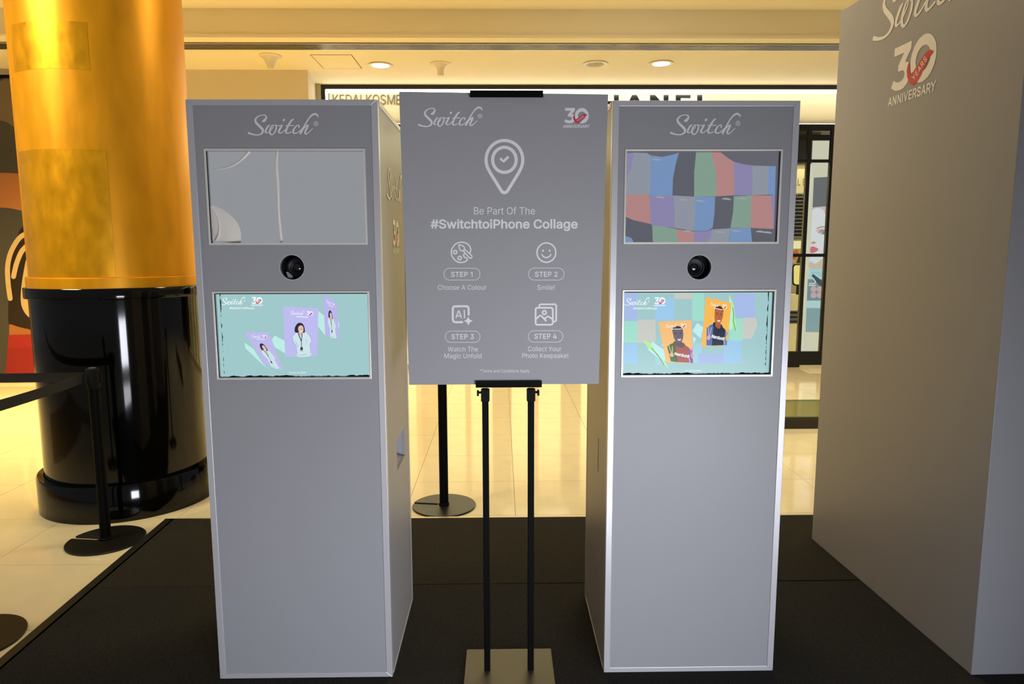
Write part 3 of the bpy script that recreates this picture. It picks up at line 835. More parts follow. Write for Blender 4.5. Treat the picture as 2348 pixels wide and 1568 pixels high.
for r in range(3):
    z = cz[4] + (cz[3] - cz[4]) * (r + 0.3) / 3
    MB().box(3.6, 4.58, YI - 0.292, YI - 0.28, z, z + 0.022, M_BLACKM).build('drawer_slot', ct)
MB().box(3.6, 4.58, YI - 0.3, YI + 0.04, 0.05, cz[4], mat('cream_counter', (240, 226, 184), 0.4)).build('plinth', ct)
mr = thing('make_up_mirror', (4.4, YI - 0.25, cz[2]), 'small glowing yellow rounded mirror on the make-up counter', 'mirror')
mf = lambda a, b, t: at_y(a, b, YI - 0.25) + Vector((0, 0.03 * t, 0))
MB().prism([rrect(1820, 608, 1840, 652, 6)], mf, lit((250, 226, 130), 1.0)).build('lit_glass', mr)
MB().prism([rrect(1818, 606, 1842, 655, 7), rrect(1820, 608, 1840, 652, 6)[::-1]], mf, M_BLACKM).build('frame', mr)
zb = at_y(1830, 655, YI - 0.25).z
MB().box(at_y(1828, 655, YI - 0.25).x, at_y(1832, 655, YI - 0.25).x, YI - 0.25, YI - 0.22, cz[2], zb, M_BLACKM).build('stand', mr)
fg = thing('make_up_poster', (4.4, YI + 0.03, 1.2), 'small orange and black picture between the lipstick rack and the mirror', 'picture')
pf = lambda a, b, t: at_y(a, b, YI + 0.03) + Vector((0, 0.02 * t, 0))
MB().prism([[(1815, 572), (1848, 572), (1848, 604), (1815, 604)]], pf, ink((206, 180, 110))).build('board', fg)
pf2 = lambda u, v: at_y(u, v, YI + 0.027)
MB().flat([[(1818, 576), (1829, 572), (1831, 582), (1822, 596), (1816, 590)]], pf2, ink((214, 110, 40))).flat([[(1830, 590), (1846, 578), (1846, 603), (1826, 603)]], pf2, ink((24, 20, 16))).build('print', fg)

# low glass screen on a dark base in the walkway
gs = thing('glass_screen', (3.2, 5.79, 0), 'low green glass screen on a dark base on the walkway floor', 'glass screen')
MB().box(1.9, 4.6, 5.79, 5.87, 0, 0.088, mat('dark_bronze_base', (40, 34, 26), 0.45)).build('base_rail', gs)
MB().box(1.92, 4.58, 5.80, 5.816, 0.088, 0.25, glass('green_glass', (196, 200, 176), 0.02)).build('glass_pane', gs)
MB().box(1.92, 4.58, 5.795, 5.821, 0.244, 0.252, mat('green_glass_edge', (110, 128, 96), 0.2)).build('top_edge', gs)
struct(MB().box(3.95, 5.2, 8.70, 9.0, 0.0, 0.03, mat('pale_door_sill', (226, 220, 196), 0.3)).build('trim_4'))

# ------------------------------------------------------------------ big fashion poster on the left wall
YP = 8.27
pp = thing('wall_poster', (-5.6, YP, 0.02), 'large framed fashion poster with bag and red shorts behind the gold column', 'poster')
pw = MB().box(-7.6, -4.2, YP, YP + 0.03, 0.06, 3.50, mat('poster_sky', (74, 73, 68), 0.5, noise=0.1, nscale=0.7)).build('poster_board', pp)
MB().box(-7.65, -4.15, YP - 0.02, YP + 0.03, 3.50, 3.535, M_BLACKM).build('frame_rail', pp)
MB().box(-7.65, -4.15, YP - 0.02, YP + 0.03, 0.02, 0.06, mat('white_frame', (226, 214, 190), 0.4)).build('frame_rail', pp)
P7 = local(on_plane((0, YP, 0), (0, -1, 0)), 0, 150, 2.0875, 0.002)
P7b, P7c = (lambda u, v: P7(u, v, 3)), (lambda u, v: P7(u, v, 6))
def pprint(name, label, *shapes):
    m = MB()
    for pts, f_, c_ in shapes:
        m.flat([pts], f_, ink(c_))
    return note(m.build(name, pp), label)


pprint('cloud_print', 'pale brown cloud', (cr([(-60, 130), (10, 70), (40, 55), (75, 70), (160, 60), (200, 140), (150, 240), (75, 290), (30, 270), (-10, 262), (-70, 240)], 4, True), P7, (122, 108, 88)))
pprint('arm_print', 'bent arm', (cr([(-160, 540), (0, 515), (110, 520), (200, 530), (200, 720), (120, 698), (0, 680), (-160, 700)], 4, True), P7, (176, 116, 68)))
pprint('waist_print', 'bare waist', ([(45, 1230), (200, 1240), (200, 1320), (45, 1300)], P7, (168, 106, 54)))
bag = pprint('bag_print', 'dark bag with cream straps', (cr([(125, 765), (90, 800), (62, 900), (48, 1000), (40, 1215), (60, 1240), (140, 1262), (220, 1265), (220, 760)], 4, True), P7b, (40, 28, 18)))
for s_ in ([(140, 800), (95, 825), (55, 890), (38, 960), (40, 1040), (50, 1115)], [(140, 855), (105, 890), (80, 950), (66, 1010)]):
    m = MB()
    wire(m, s_, 24, P7c, ink((204, 180, 134)), 5)
    m.build('strap_print', bag)
MB().flat([cr([(140, 900), (112, 1000), (100, 1110), (112, 1170), (150, 1210), (210, 1200), (210, 900)], 4, True)], P7c, ink((198, 172, 128))).build('pocket_print', bag)
sh_ = pprint('shorts_print', 'red shorts', ([(42, 1290), (36, 1375), (26, 1480), (24, 1530), (230, 1530), (220, 1285)], P7b, (150, 34, 34)))
MB().flat([[(42, 1290), (37, 1352), (220, 1345), (220, 1285)]], P7c, ink((160, 40, 38))).build('waistband_print', sh_)

# =================================================================== GOLD AND BLACK COLUMN
CX, CY = -2.341, 4.265
co = thing('round_column', (CX, CY, 0), 'round column with a gold shaft on a glossy black base', 'column')
note(MB().lathe([(0.0, 0), (0.500, 0.0), (0.500, 0.200), (0.494, 0.212), (0.462, 0.212)], CX, CY, M_GLOSSB, 96).build('plinth', co, smooth=True), 'polished black plinth ring')
note(MB().lathe([(0.458, 0.205), (0.458, 1.265)], CX, CY, M_GLOSSB, 96).build('base_drum', co, smooth=True), 'polished black drum')
note(MB().lathe([(0.455, 1.262), (0.478, 1.262), (0.480, 1.268), (0.480, 1.318), (0.476, 1.324), (0.44, 1.324)], CX, CY, M_GLOSSB, 96).build('cap_ring', co, smooth=True), 'black cap ring')
MB().lathe([(0.44, 1.322), (0.464, 1.322), (0.464, 1.380), (0.461, 1.383), (0.445, 1.383)], CX, CY, M_GOLD, 96).build('gold_band', co, smooth=True)
note(MB().lathe([(0.448, 1.38), (0.448, ZU - 0.002)], CX, CY, M_GOLD, 96).build('gold_shaft', co, smooth=True), 'brushed gold shaft')
# film patches stuck on the shaft
va = math.atan2(-CY, -CX)      # towards the viewer
for a0, a1, z0, z1 in ((-1.30, -0.02, 1.386, 2.07), (-1.15, -0.12, 2.48, 2.72)):
    MB().lathe([(0.4482, z0), (0.4487, z0), (0.4487, z1), (0.4482, z1)], CX, CY, M_GOLD2, 24, va + a0, va + a1).build('film_patch', co, smooth=True)

# =================================================================== CARPET
ca = thing('carpet_runner', (1.0, 2.1, 0), 'dark charcoal carpet with black edging under the kiosks', 'carpet')
MB().prism([[(-1.80, 1.0), (4.6, 1.0), (4.6, 2.995), (-1.862, 2.995)]], lambda a, b, t: (a, b, 0.0005 + t * (ZCARPET - 0.0005)), M_CARPET).build('pile', ca)
MB().prism([[(-1.84, 1.0), (-1.79, 1.0), (-1.85, 2.995), (-1.902, 2.995)]], lambda a, b, t: (a, b, t * 0.012), M_RUBBER).build('edging', ca)
cb = thing('carpet_strip', (1.0, 3.4, 0), 'charcoal carpet strip behind the kiosks, painted warmly lit, with a pale metal back edge', 'carpet')
MB().prism([[(-1.862, 2.997), (4.6, 3.010), (4.6, 3.795), (-1.885, 3.795)]], lambda a, b, t: (a, b, 0.0005 + t * (0.012 - 0.0005)), M_CARPET_LIT).build('pile', cb)
MB().prism([[(-1.902, 2.997), (-1.85, 2.997), (-1.875, 3.82), (-1.927, 3.82)]], lambda a, b, t: (a, b, t * 0.012), M_RUBBER).build('edging', cb)
MB().box(-1.90, -0.9, 3.796, 3.82, 0, 0.012, M_RUBBER).build('edging', cb)
MB().box(-0.9, 4.6, 3.797, 3.815, 0, 0.0125, mat('pale_metal_edge', (190, 176, 140), 0.35, metal=0.3)).build('edge_strip', cb)


# =================================================================== PHOTO KIOSKS
KW, KD, KH = 0.6126, 0.5615, 1.9898
SCR_Z = ((1.541, 1.849), (1.092, 1.389))      # upper and lower screen openings, with trim


def kiosk(x0, y0, lens_u, lens_v, sx0, sx1, label, right):
    x1, y1, z0 = x0 + KW, y0 + KD, ZCARPET
    z1 = z0 + KH
    k = thing('photo_kiosk', (x0 + KW / 2, y0 + KD / 2, z0), label, 'kiosk', 'photo kiosks on the carpet')
    fw = 0.0215
    c = at_y(lens_u, lens_v, y0)
    lr = 0.0415
    yf = y0 + 0.003                       # face of the grey front, just behind the aluminium frame
    # grey front with two windows and the lens hole
    t = 0.0065                            # trim width
    rect = lambda a, b, d, e: [(a, d), (b, d), (b, e), (a, e)]
    holes = [rect(sx0 + t, sx1 - t, a + t, b - t)[::-1] for a, b in SCR_Z]
    holes.append([(c.x + lr * math.cos(-i * math.pi / 24), c.z + lr * math.sin(-i * math.pi / 24)) for i in range(48)])
    MB().prism([rect(x0 + fw, x1 - fw, z0 + 0.018, z1 - 0.018)] + holes, lambda a, b, s: (a, yf + s * 0.018, b), M_PANEL).build('front_panel', k)
    # mitred aluminium frame
    O = [(x0, z0), (x1, z0), (x1, z1), (x0, z1)]
    g = 0.018
    I = [(x0 + fw, z0 + g), (x1 - fw, z0 + g), (x1 - fw, z1 - g), (x0 + fw, z1 - g)]
    for i in range(4):
        j = (i + 1) % 4
        MB().prism([[O[i], O[j], I[j], I[i]]], lambda a, b, s: (a, y0 + s * 0.024, b), M_ALU).build('frame_rail', k, bevel=0.0012)
    # side, back and top panels, edged with slim aluminium
    for s, xa, xb in ((0, x0, x0 + 0.012), (1, x1 - 0.012, x1)):
        d0, d1 = y0 + 0.024, y1
        poly = [(d0, z0), (d1, z0), (d1, z1), (d0, z1)]
        hole = []
        inner = (s == 1) != right
        if inner and not right:
            hole = [[(2.525, 0.700), (2.525, 0.816), (2.735, 0.816), (2.735, 0.700)]]
        MB().prism([poly] + hole, lambda a, b, q: (xa + (xb - xa) * q, a, b), M_PANEL).build('side_panel', k)
        e0, e1 = (xa - 0.0015, xa + 0.008) if s == 0 else (xb - 0.008, xb + 0.0015)
        for r in ((d0, d1, z1 - 0.016, z1 + 0.001), (d0, d1, z0, z0 + 0.008), (d1 - 0.010, d1 + 0.001, z0, z1)):
            MB().box(e0, e1, *r, M_ALU).build('edge_profile', k)
    MB().box(x0 + 0.012, x1 - 0.012, y1 - 0.012, y1, z0, z1 - 0.012, M_PANEL).build('back_panel', k)
    MB().box(x0 + 0.001, x1 - 0.001, y0 + 0.024, y1, z1 - 0.010, z1, M_PANEL).build('top_panel', k)
    # camera lens in its hole
    ln = MB().ylathe([(lr + 0.0006, yf + 0.016), (lr + 0.0006, yf + 0.055), (0.0, yf + 0.055)], c.x, c.z, mat('black_recess', (3, 3, 3), 0.8)).build('camera_lens', k, smooth=True)
    dx = 0.006 if not right else -0.008
    MB().ylathe([(0.034, yf + 0.05), (0.034, yf + 0.026), (0.031, yf + 0.023), (0.0285, yf + 0.023), (0.027, yf + 0.028), (0.020, yf + 0.030), (0.0185, yf + 0.034), (0.015, yf + 0.035)], c.x + dx, c.z - 0.001, mat('lens_barrel', (9, 9, 10), 0.4, spec=0.3)).build('lens_barrel', ln, smooth=True)
    MB().ylathe([(0.016, yf + 0.035), (0.012, yf + 0.0325), (0.006, yf + 0.031), (0.0, yf + 0.0305)], c.x + dx, c.z - 0.001, mat('lens_glass', (4, 8, 9), 0.03, spec=0.8)).build('lens_glass', ln, smooth=True)
    MB().ylathe([(lr - 0.0012, yf - 0.0006), (lr + 0.0012, yf - 0.0008), (lr + 0.0012, yf + 0.002)], c.x, c.z, mat('cut_edge', (176, 176, 176), 0.5)).build('lens_rim', ln, smooth=True)
    if not right:
        MB().prism([[(-0.026, -0.016), (-0.020, -0.015), (-0.006, -0.027), (-0.004, -0.036), (-0.012, -0.0385), (-0.020, -0.034)]], lambda a, b, s: (c.x + a, yf + 0.018 + s * 0.003, c.z + b), mat('grey_offcut', (128, 124, 120), 0.7)).build('panel_offcut', ln)
    # screens: recessed display, trim, sealing gasket
    scr = []
    for n, (a, b) in enumerate(SCR_Z):
        col = ((152, 156, 160) if not right else (106, 106, 116)) if n == 0 else (166, 208, 210)
        yd = yf + 0.017
        d = MB().box(sx0 + 0.002, sx1 - 0.002, yd, yd + 0.02, a + 0.002, b - 0.002, lit(col, 0.88 if n == 0 else 0.92)).build('screen', k)
        MB().prism([rect(sx0, sx1, a, b), rect(sx0 + t, sx1 - t, a + t, b - t)[::-1]], lambda p, q, s: (p, yf - 0.004 + s * 0.012, q), M_TRIM).build('screen_trim', d, bevel=0.0008)
        if n == 1:
            gk = MB()
            rnd = random.Random(4 + right)

            def rag(n_):
                w = 0.0
                out = []
                for _ in range(n_):
                    w = max(0.0, min(1.0, w * 0.7 + rnd.uniform(-0.28, 0.5)))
                    out.append(w)
                return out
            rr = rag(90)
            N = len(rr)
            low = [(sx0 + t + (sx1 - sx0 - 2 * t) * i / (N - 1), a + t + 0.001 + 0.0045 * rr[i]) for i in range(N)]
            gk.flat([[(sx0 + t, a + t - 0.002)] + low + [(sx1 - t, a + t - 0.002)]], lambda p, q: (p, yd - 0.0012, q), M_BLACKM)
            rr = rag(60)
            N = len(rr)
            xs = (sx1 - t - 0.0115) if right else (sx0 + t + 0.0115)
            sg_ = -1 if right else 1
            ver = [(xs + sg_ * 0.0045 * rr[i], a + t + (b - a - 2 * t) * i / (N - 1)) for i in range(N)]
            gk.flat([ver + [(xs, b - t), (xs, a + t)]], lambda p, q: (p, yd - 0.0012, q), M_BLACKM)
            gk.flat([rect(sx0 + t, sx1 - t, b - t - 0.004, b - t)], lambda p, q: (p, yd - 0.0011, q), M_BLACKM)
            note(gk.build('gasket', d, recalc=False), 'ragged black seal along the screen edge')
        scr.append((d, yd))
    return k, scr, yf


def quad_map(q, fn):
    """unit square to a four-cornered card on a plane"""
    (ax, ay), (bx, by), (cx, cy), (dx, dy) = q

    def f(a, b, lift=0):
        x = (ax * (1 - a) + bx * a) * (1 - b) + (dx * (1 - a) + cx * a) * b
        y = (ay * (1 - a) + by * a) * (1 - b) + (dy * (1 - a) + cy * a) * b
        return fn(x, y, lift)
    return f


def card_header(mb, f, lift, x0=0.19, x1=0.60, y0=0.07):
    w = lit((244, 246, 252))
    k = (x1 - x0) / 2115
    wordmark(mb, lambda u, v: f(x0 + (u - 110) * k, y0 + (v - 130) * k * 0.72, lift), w, True)
    k2 = 0.20 / 1600
    ft = lambda u, v, up=0: f(x0 + 0.47 + (u - 280) * k2, y0 + (v - 190) * k2 * 0.72, lift + up * 0.5)
    thirty(mb, lambda u, v: ft(u, v), w, lit((200, 70, 84)), caption=False, lift=lambda u, v, up=0: ft(u, v, 1), years=False)
    mb.flat([[(x0 + 0.18, y0 + 0.115), (x0 + 0.52, y0 + 0.118), (x0 + 0.52, y0 + 0.133), (x0 + 0.18, y0 + 0.130)]], lambda a, b: f(a, b, lift), w)


# ------------------------------------------------------------------ left kiosk
K1, S1, yf1 = kiosk(-1.008, 2.303, 669, 613, -0.959, -0.440, 'left grey photo kiosk whose upper screen is blank and lower one shows lavender cards', False)
pf1 = on_plane((0, yf1, 0), (0, -1, 0))
note(wordmark(MB(), local(pf1, 560, 250, 13.04, 0.0008), M_PRINT).build('wordmark', K1, recalc=False), 'light grey flowing lettering above the screens')
# wordmark and anniversary badge on the side that faces the sign stand
xs = -0.395 + 0.0008
kk = 0.375 / 2115
sw = lambda u, v: (xs, 2.435 + (u - 110) * kk, 1.818 - (v - 130) * kk)
note(wordmark(MB(), sw, mat('pale_side_print', (236, 232, 214), 0.4)).build('side_wordmark', K1, recalc=False), 'pale flowing lettering on the side')
k2 = 0.165 / 1600
st = lambda u, v, up=0: (xs + 0.0004 * up, 2.54 + (u - 280) * k2, 1.635 - (v - 190) * k2)
note(thirty(MB(), lambda u, v: st(u, v), mat('pale_side_print', (236, 232, 214), 0.4), mat('side_red', (176, 84, 60), 0.4), caption=True, lift=lambda u, v, up=0: st(u, v, 1 + up)).build('side_badge', K1, recalc=False), 'pale number 30 with a red tick on the side')
# print tray set into the side
tr = MB()
xt = -0.395
gm = mat('grey_tray', (150, 152, 156), 0.5)
tr.add([(xt - 0.012, 2.525, 0.700), (xt - 0.012, 2.735, 0.700), (xt - 0.085, 2.735, 0.735), (xt - 0.085, 2.525, 0.735), (xt - 0.012, 2.525, 0.816), (xt - 0.012, 2.735, 0.816), (xt - 0.085, 2.735, 0.816), (xt - 0.085, 2.525, 0.816)],
       [(0, 1, 2, 3), (3, 2, 6, 7), (0, 3, 7, 4), (1, 5, 6, 2), (4, 7, 6, 5)], gm)
trp = note(tr.build('print_tray', K1, recalc=False), 'recessed grey tray in the side')
MB().box(xt - 0.07, xt - 0.014, 2.535, 2.56, 0.745, 0.805, mat('white_paper', (225, 225, 220), 0.6)).build('paper_stack', trp)

# blank upper screen: loose protective film with creases
su, ydu = S1[0]
film = mat('clear_film_crease', (228, 222, 212), 0.28, spec=0.6)
fu = on_plane((0, ydu, 0), (0, -1, 0))
FC = local(fu, 420, 200, 2.24)


def crease(pts, hgt=0.003, n=8):
    """a shallow raised fold: ribbon with a domed cross-section"""
    q = cr(pts, n)
    mb = MB()
    vs, fs = [], []
    K = 5
    for i, (a, b, w) in enumerate(q):
        p, r = q[max(i - 1, 0)], q[min(i + 1, len(q) - 1)]
        dx, dy = r[0] - p[0], r[1] - p[1]
        d = math.hypot(dx, dy) or 1
        for j in range(K):
            s = (j / (K - 1) - 0.5)
            vs.append(fu(420 + (a - dy / d * w * s) / 2.24, 200 + (b + dx / d * w * s) / 2.24, 0.0008 + hgt * (1 - 4 * s * s)))
    for i in range(len(q) - 1):
        for j in range(K - 1):
            fs.append((i * K + j, i * K + j + 1, (i + 1) * K + j + 1, (i + 1) * K + j))
    mb.add(vs, fs, film)
    return mb


crease([(146, 424, 3), (200, 418, 8), (255, 402, 12), (300, 372, 14), (340, 330, 18)]).build('film_crease', su, smooth=True)
crease([(483, 326, 12), (479, 400, 17), (484, 480, 18), (488, 560, 15), (490, 640, 14), (497, 720, 16), (505, 796, 14)]).build('film_crease', su, smooth=True)
crease([(148, 612, 30), (170, 650, 78), (205, 700, 120), (225, 745, 140), (222, 796, 150)], 0.007).build('film_crease', su, smooth=True)
crease([(152, 625, 4), (178, 662, 7), (190, 705, 9), (188, 755, 8), (170, 790, 4)], 0.011).build('film_crease', su, smooth=True)  # bright specular line on the film, built as a pale raised fold

# lower screen: lavender photo cards
sl, ydl = S1[1]
L5 = on_plane((0, ydl, 0), (0, -1, 0))
D1 = lambda u, v, lift=0: L5(480 + u / 5.87, 640 + v / 5.87, 0.0004 + 0.0003 * lift)
m = MB()
Wt = lit((246, 250, 250))
mint = lit((188, 236, 228))
for p in ([(840, 815), (880, 757), (1025, 835), (1025, 1000), (880, 915)], [(1465, 425), (1545, 490), (1562, 762), (1460, 630)], [(1715, 520), (1750, 610), (1735, 690), (1712, 640)], [(473, 850), (600, 945), (725, 1140), (815, 1215), (720, 1150), (485, 928)]):
    note(MB().flat([p], D1, mint).build('paper_scrap', sl, recalc=False), 'mint paper scrap')
k5 = 335 / 2115
m = MB()
wordmark(m, lambda u, v: D1(150 + (u - 110) * k5, 242 + (v - 130) * k5, 1), Wt)
note(m.build('screen_wordmark', sl, recalc=False), 'white flowing lettering')
kt = 160 / 1600
m = MB()
thirty(m, lambda u, v: D1(562 + (u - 280) * kt, 240 + (v - 190) * kt, 1), Wt, lit((214, 84, 100)), lift=lambda u, v, up=0: D1(562 + (u - 280) * kt, 240 + (v - 190) * kt, 2 + up))
note(m.build('screen_badge', sl, recalc=False), 'white number 30 with a red tick')
m = MB()
text(m, '#SwitchToiPhone', 272, 605, 402, 26, lambda u, v: D1(u, v, 1), Wt, 14)
m.build('screen_hashtag', sl, recalc=False)
text(MB(), 'Touch to Start', 1072, 1302, 1268, 24, lambda u, v: D1(u, v, 1), Wt, 4).build('screen_prompt', sl, recalc=False)


def woman(mb, f):
    P = lambda u, v: ((u - 1000) / 460, (v - 368) / 662)
    g = lambda l: (lambda a, b: f(a, b, l))
    sh = [P(*p) for p in cr([(1115, 770), (1150, 722), (1205, 705), (1270, 705), (1322, 716), (1360, 765), (1382, 830), (1352, 885), (1366, 960), (1366, 1032), (1170, 1034), (1172, 960), (1166, 900), (1128, 845)], 4, True)]
    mb.flat([sh], g(3), lit((206, 228, 234)))
    mb.flat([[P(*p) for p in cr([(1150, 705), (1148, 650), (1178, 596), (1215, 577), (1256, 592), (1280, 645), (1282, 706), (1258, 712), (1196, 712)], 4, True)]], g(4), lit((44, 42, 46)))
    mb.flat([[P(*p) for p in cr([(1192, 665), (1205, 625), (1240, 612), (1264, 640), (1264, 690), (1240, 716), (1212, 708)], 4, True)]], g(5), lit((226, 190, 180)))
    mb.flat([[P(*p) for p in ((1200, 700), (1252, 706), (1246, 740), (1222, 756), (1204, 730))]], g(4.5), lit((218, 180, 166)))
    mb.flat([[P(*p) for p in ell(1214, 662, 7, 4, 8)]], g(6), lit((90, 64, 60)))
    mb.flat([[P(*p) for p in ell(1246, 664, 7, 4, 8)]], g(6), lit((90, 64, 60)))
    mb.flat([[P(*p) for p in cr([(1212, 686), (1230, 690), (1250, 684), (1242, 700), (1222, 700)], 3, True)]], g(6), lit((244, 236, 234)))
    dk = lit((52, 66, 82))

    def ln(pts, w):
        mb.ribbon([(*P(a, b), w / 460) for a, b in pts], g(6), dk, cap=False)
    ln([(1192, 714), (1212, 765), (1234, 822)], 11)
    ln([(1246, 716), (1244, 770), (1238, 822)], 10)
    ln([(1236, 818), (1238, 912)], 9)
    mb.flat([[P(*p) for p in ((1220, 908), (1256, 908), (1254, 966), (1218, 964))]], g(6), dk)
    mb.flat([[P(*p) for p in ((1222, 948), (1252, 950), (1252, 962), (1222, 960))]], g(7), lit((220, 232, 236)))
    gl = lit((128, 150, 172))
    for pts, w in (([(1116, 770), (1118, 830), (1150, 880), (1172, 905)], 5), ([(1150, 722), (1122, 752)], 4), ([(1320, 716), (1362, 766), (1382, 828), (1350, 886)], 5), ([(1170, 960), (1172, 1030)], 5), ([(1364, 900), (1368, 1030)], 4), ([(1150, 820), (1190, 900)], 4), ([(1306, 800), (1300, 880)], 3), ([(1200, 1012), (1260, 1016), (1320, 1005)], 3)):
        mb.ribbon([(*P(a, b), w / 460) for a, b in pts], g(6), gl, cap=False)


for q, lav in (([(990, 365), (1470, 392), (1452, 1026), (1025, 1045)], (190, 188, 240)), ([(1535, 195), (1715, 322), (1748, 797), (1560, 762)], (186, 182, 238)), ([(475, 712), (800, 718), (993, 1222), (745, 1150)], (190, 186, 236))):
    cd = MB()
    f = quad_map(q, D1)
    cd.flat([[(0, 0), (1, 0), (1, 1), (0, 1)]], lambda a, b: f(a, b, 2), lit(lav))
    card_header(cd, f, 4)
    woman(cd, f)
    note(cd.build('photo_card', sl, recalc=False), 'lavender picture card of a person in white with a lanyard')

# ------------------------------------------------------------------ right kiosk
K2, S2, yf2 = kiosk(0.3626, 2.314, 1604, 613, 0.4055, 0.925, 'right grey photo kiosk with a painted reflection of a colour patchwork above and orange cards below', True)
pf2 = on_plane((0, yf2, 0), (0, -1, 0))
W2 = local(pf2, 560, 250, 13.04, 0.0008)
note(wordmark(MB(), lambda u, v: pf2(1527.5 + u / 13.04, 249.5 + v / 13.04, 0.0008), M_PRINT).build('wordmark', K2, recalc=False), 'light grey flowing lettering above the screens')
MB().box(0.3618, 0.3632, 2.526, 2.530, 0.69, 0.82, M_BLACKM).build('side_slit', K2)

# reflected colour squares painted onto the upper screen as glowing patches
su2, ydu2 = S2[0]
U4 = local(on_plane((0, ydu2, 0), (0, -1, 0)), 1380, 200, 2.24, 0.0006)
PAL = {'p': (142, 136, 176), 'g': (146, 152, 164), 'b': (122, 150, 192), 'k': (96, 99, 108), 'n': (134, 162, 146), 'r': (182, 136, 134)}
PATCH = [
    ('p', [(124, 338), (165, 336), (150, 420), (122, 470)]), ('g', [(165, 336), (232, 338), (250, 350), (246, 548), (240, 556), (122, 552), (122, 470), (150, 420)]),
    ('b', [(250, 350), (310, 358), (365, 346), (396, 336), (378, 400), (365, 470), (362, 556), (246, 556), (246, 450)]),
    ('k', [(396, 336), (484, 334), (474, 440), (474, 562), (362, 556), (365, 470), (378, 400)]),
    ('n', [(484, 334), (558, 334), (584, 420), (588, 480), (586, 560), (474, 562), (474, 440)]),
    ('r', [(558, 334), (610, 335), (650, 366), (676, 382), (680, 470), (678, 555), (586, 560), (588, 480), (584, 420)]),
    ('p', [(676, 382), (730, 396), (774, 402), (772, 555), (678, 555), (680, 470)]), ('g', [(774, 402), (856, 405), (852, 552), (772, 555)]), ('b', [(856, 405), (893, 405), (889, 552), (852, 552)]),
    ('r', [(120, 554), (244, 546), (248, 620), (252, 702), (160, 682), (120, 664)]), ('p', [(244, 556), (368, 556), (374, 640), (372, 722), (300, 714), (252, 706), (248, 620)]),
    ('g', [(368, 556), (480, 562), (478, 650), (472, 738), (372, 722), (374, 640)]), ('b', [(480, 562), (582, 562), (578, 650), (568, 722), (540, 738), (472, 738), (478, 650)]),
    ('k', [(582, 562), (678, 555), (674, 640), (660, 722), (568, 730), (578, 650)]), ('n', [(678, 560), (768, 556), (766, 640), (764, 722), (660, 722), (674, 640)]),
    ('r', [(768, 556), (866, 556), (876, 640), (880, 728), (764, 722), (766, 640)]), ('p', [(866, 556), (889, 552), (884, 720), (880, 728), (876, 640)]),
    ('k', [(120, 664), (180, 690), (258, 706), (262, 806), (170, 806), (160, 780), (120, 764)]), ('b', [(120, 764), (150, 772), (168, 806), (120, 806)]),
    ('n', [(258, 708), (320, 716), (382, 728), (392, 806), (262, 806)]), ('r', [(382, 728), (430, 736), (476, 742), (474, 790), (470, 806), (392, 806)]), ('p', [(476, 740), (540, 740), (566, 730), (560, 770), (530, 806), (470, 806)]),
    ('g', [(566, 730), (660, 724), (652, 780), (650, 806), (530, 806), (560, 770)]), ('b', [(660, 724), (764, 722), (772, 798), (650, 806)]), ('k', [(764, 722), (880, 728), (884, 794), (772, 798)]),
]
m = MB()
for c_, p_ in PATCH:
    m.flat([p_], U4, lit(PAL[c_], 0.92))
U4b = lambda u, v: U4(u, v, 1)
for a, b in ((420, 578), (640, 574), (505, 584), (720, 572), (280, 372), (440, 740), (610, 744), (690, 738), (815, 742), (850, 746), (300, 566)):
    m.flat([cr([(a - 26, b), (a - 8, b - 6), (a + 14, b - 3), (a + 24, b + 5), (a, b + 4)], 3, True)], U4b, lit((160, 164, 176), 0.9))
note(m.build('patchwork_reflection', su2, recalc=False), 'painted reflection of a wavy patchwork of purple, blue, green, red and grey squares')

# lower screen: orange photo cards
sl2, ydl2 = S2[1]
L6 = on_plane((0, ydl2, 0), (0, -1, 0))
D2 = lambda u, v, lift=0: L6(1400 + u / 5.87, 640 + v / 5.87, 0.0004 + 0.0003 * lift)
m = MB()
tint = {'b': (160, 206, 240), 'v': (170, 192, 236), 'g': (164, 226, 208), 'p': (206, 206, 200), 'c': (164, 214, 226)}  # faint reflected squares, painted into the screen as pale tints
for c_, r_ in (('v', (185, 185, 360, 560)), ('b', (600, 265, 855, 560)), ('p', (855, 190, 1110, 265)), ('g', (1100, 190, 1260, 560)), ('v', (1660, 190, 1945, 520)), ('g', (170, 565, 360, 855)), ('p', (360, 545, 605, 855)), ('b', (165, 860, 365, 1140)), ('g', (1600, 530, 1780, 825)), ('b', (1520, 825, 1760, 1130)), ('c', (1110, 860, 1230, 1130)), ('v', (1180, 1000, 1520, 1130)), ('c', (600, 1020, 745, 1150))):
    m.flat([[(r_[0], r_[1]), (r_[2], r_[1]), (r_[2], r_[3]), (r_[0], r_[3])]], lambda u, v: D2(u, v, 0.07 * len(m.f) / 2), lit(tint[c_], 0.95))
m.flat([[(1790, 515), (1950, 510), (1975, 620), (1920, 760), (1880, 805), (1765, 800)]], D2, lit(tint['p'], 0.95))
D2b = lambda u, v: D2(u, v, 1)
for p in ([(1100, 695), (1170, 585), (1245, 650), (1215, 800)], [(500, 945), (560, 840), (720, 950), (740, 1100), (640, 1060)], [(1105, 770), (1155, 800), (1115, 870)], [(680, 890), (705, 860), (712, 905)]):
    m.flat([p], D2b, lit((190, 236, 238)))
for p in ([(418, 808), (530, 858), (600, 960), (665, 1040), (735, 1110), (792, 1215), (690, 1110), (610, 1005), (500, 920)], [(1590, 200), (1630, 285), (1660, 360), (1678, 540), (1700, 725), (1650, 640), (1610, 700), (1585, 650), (1600, 400)]):
    m.flat([p], lambda u, v: D2(u, v, 2), lit((176, 238, 150)))
m.flat([[(1596, 230), (1630, 300), (1650, 420), (1640, 640), (1610, 690), (1590, 640)]], lambda u, v: D2(u, v, 3), lit((180, 240, 214)))
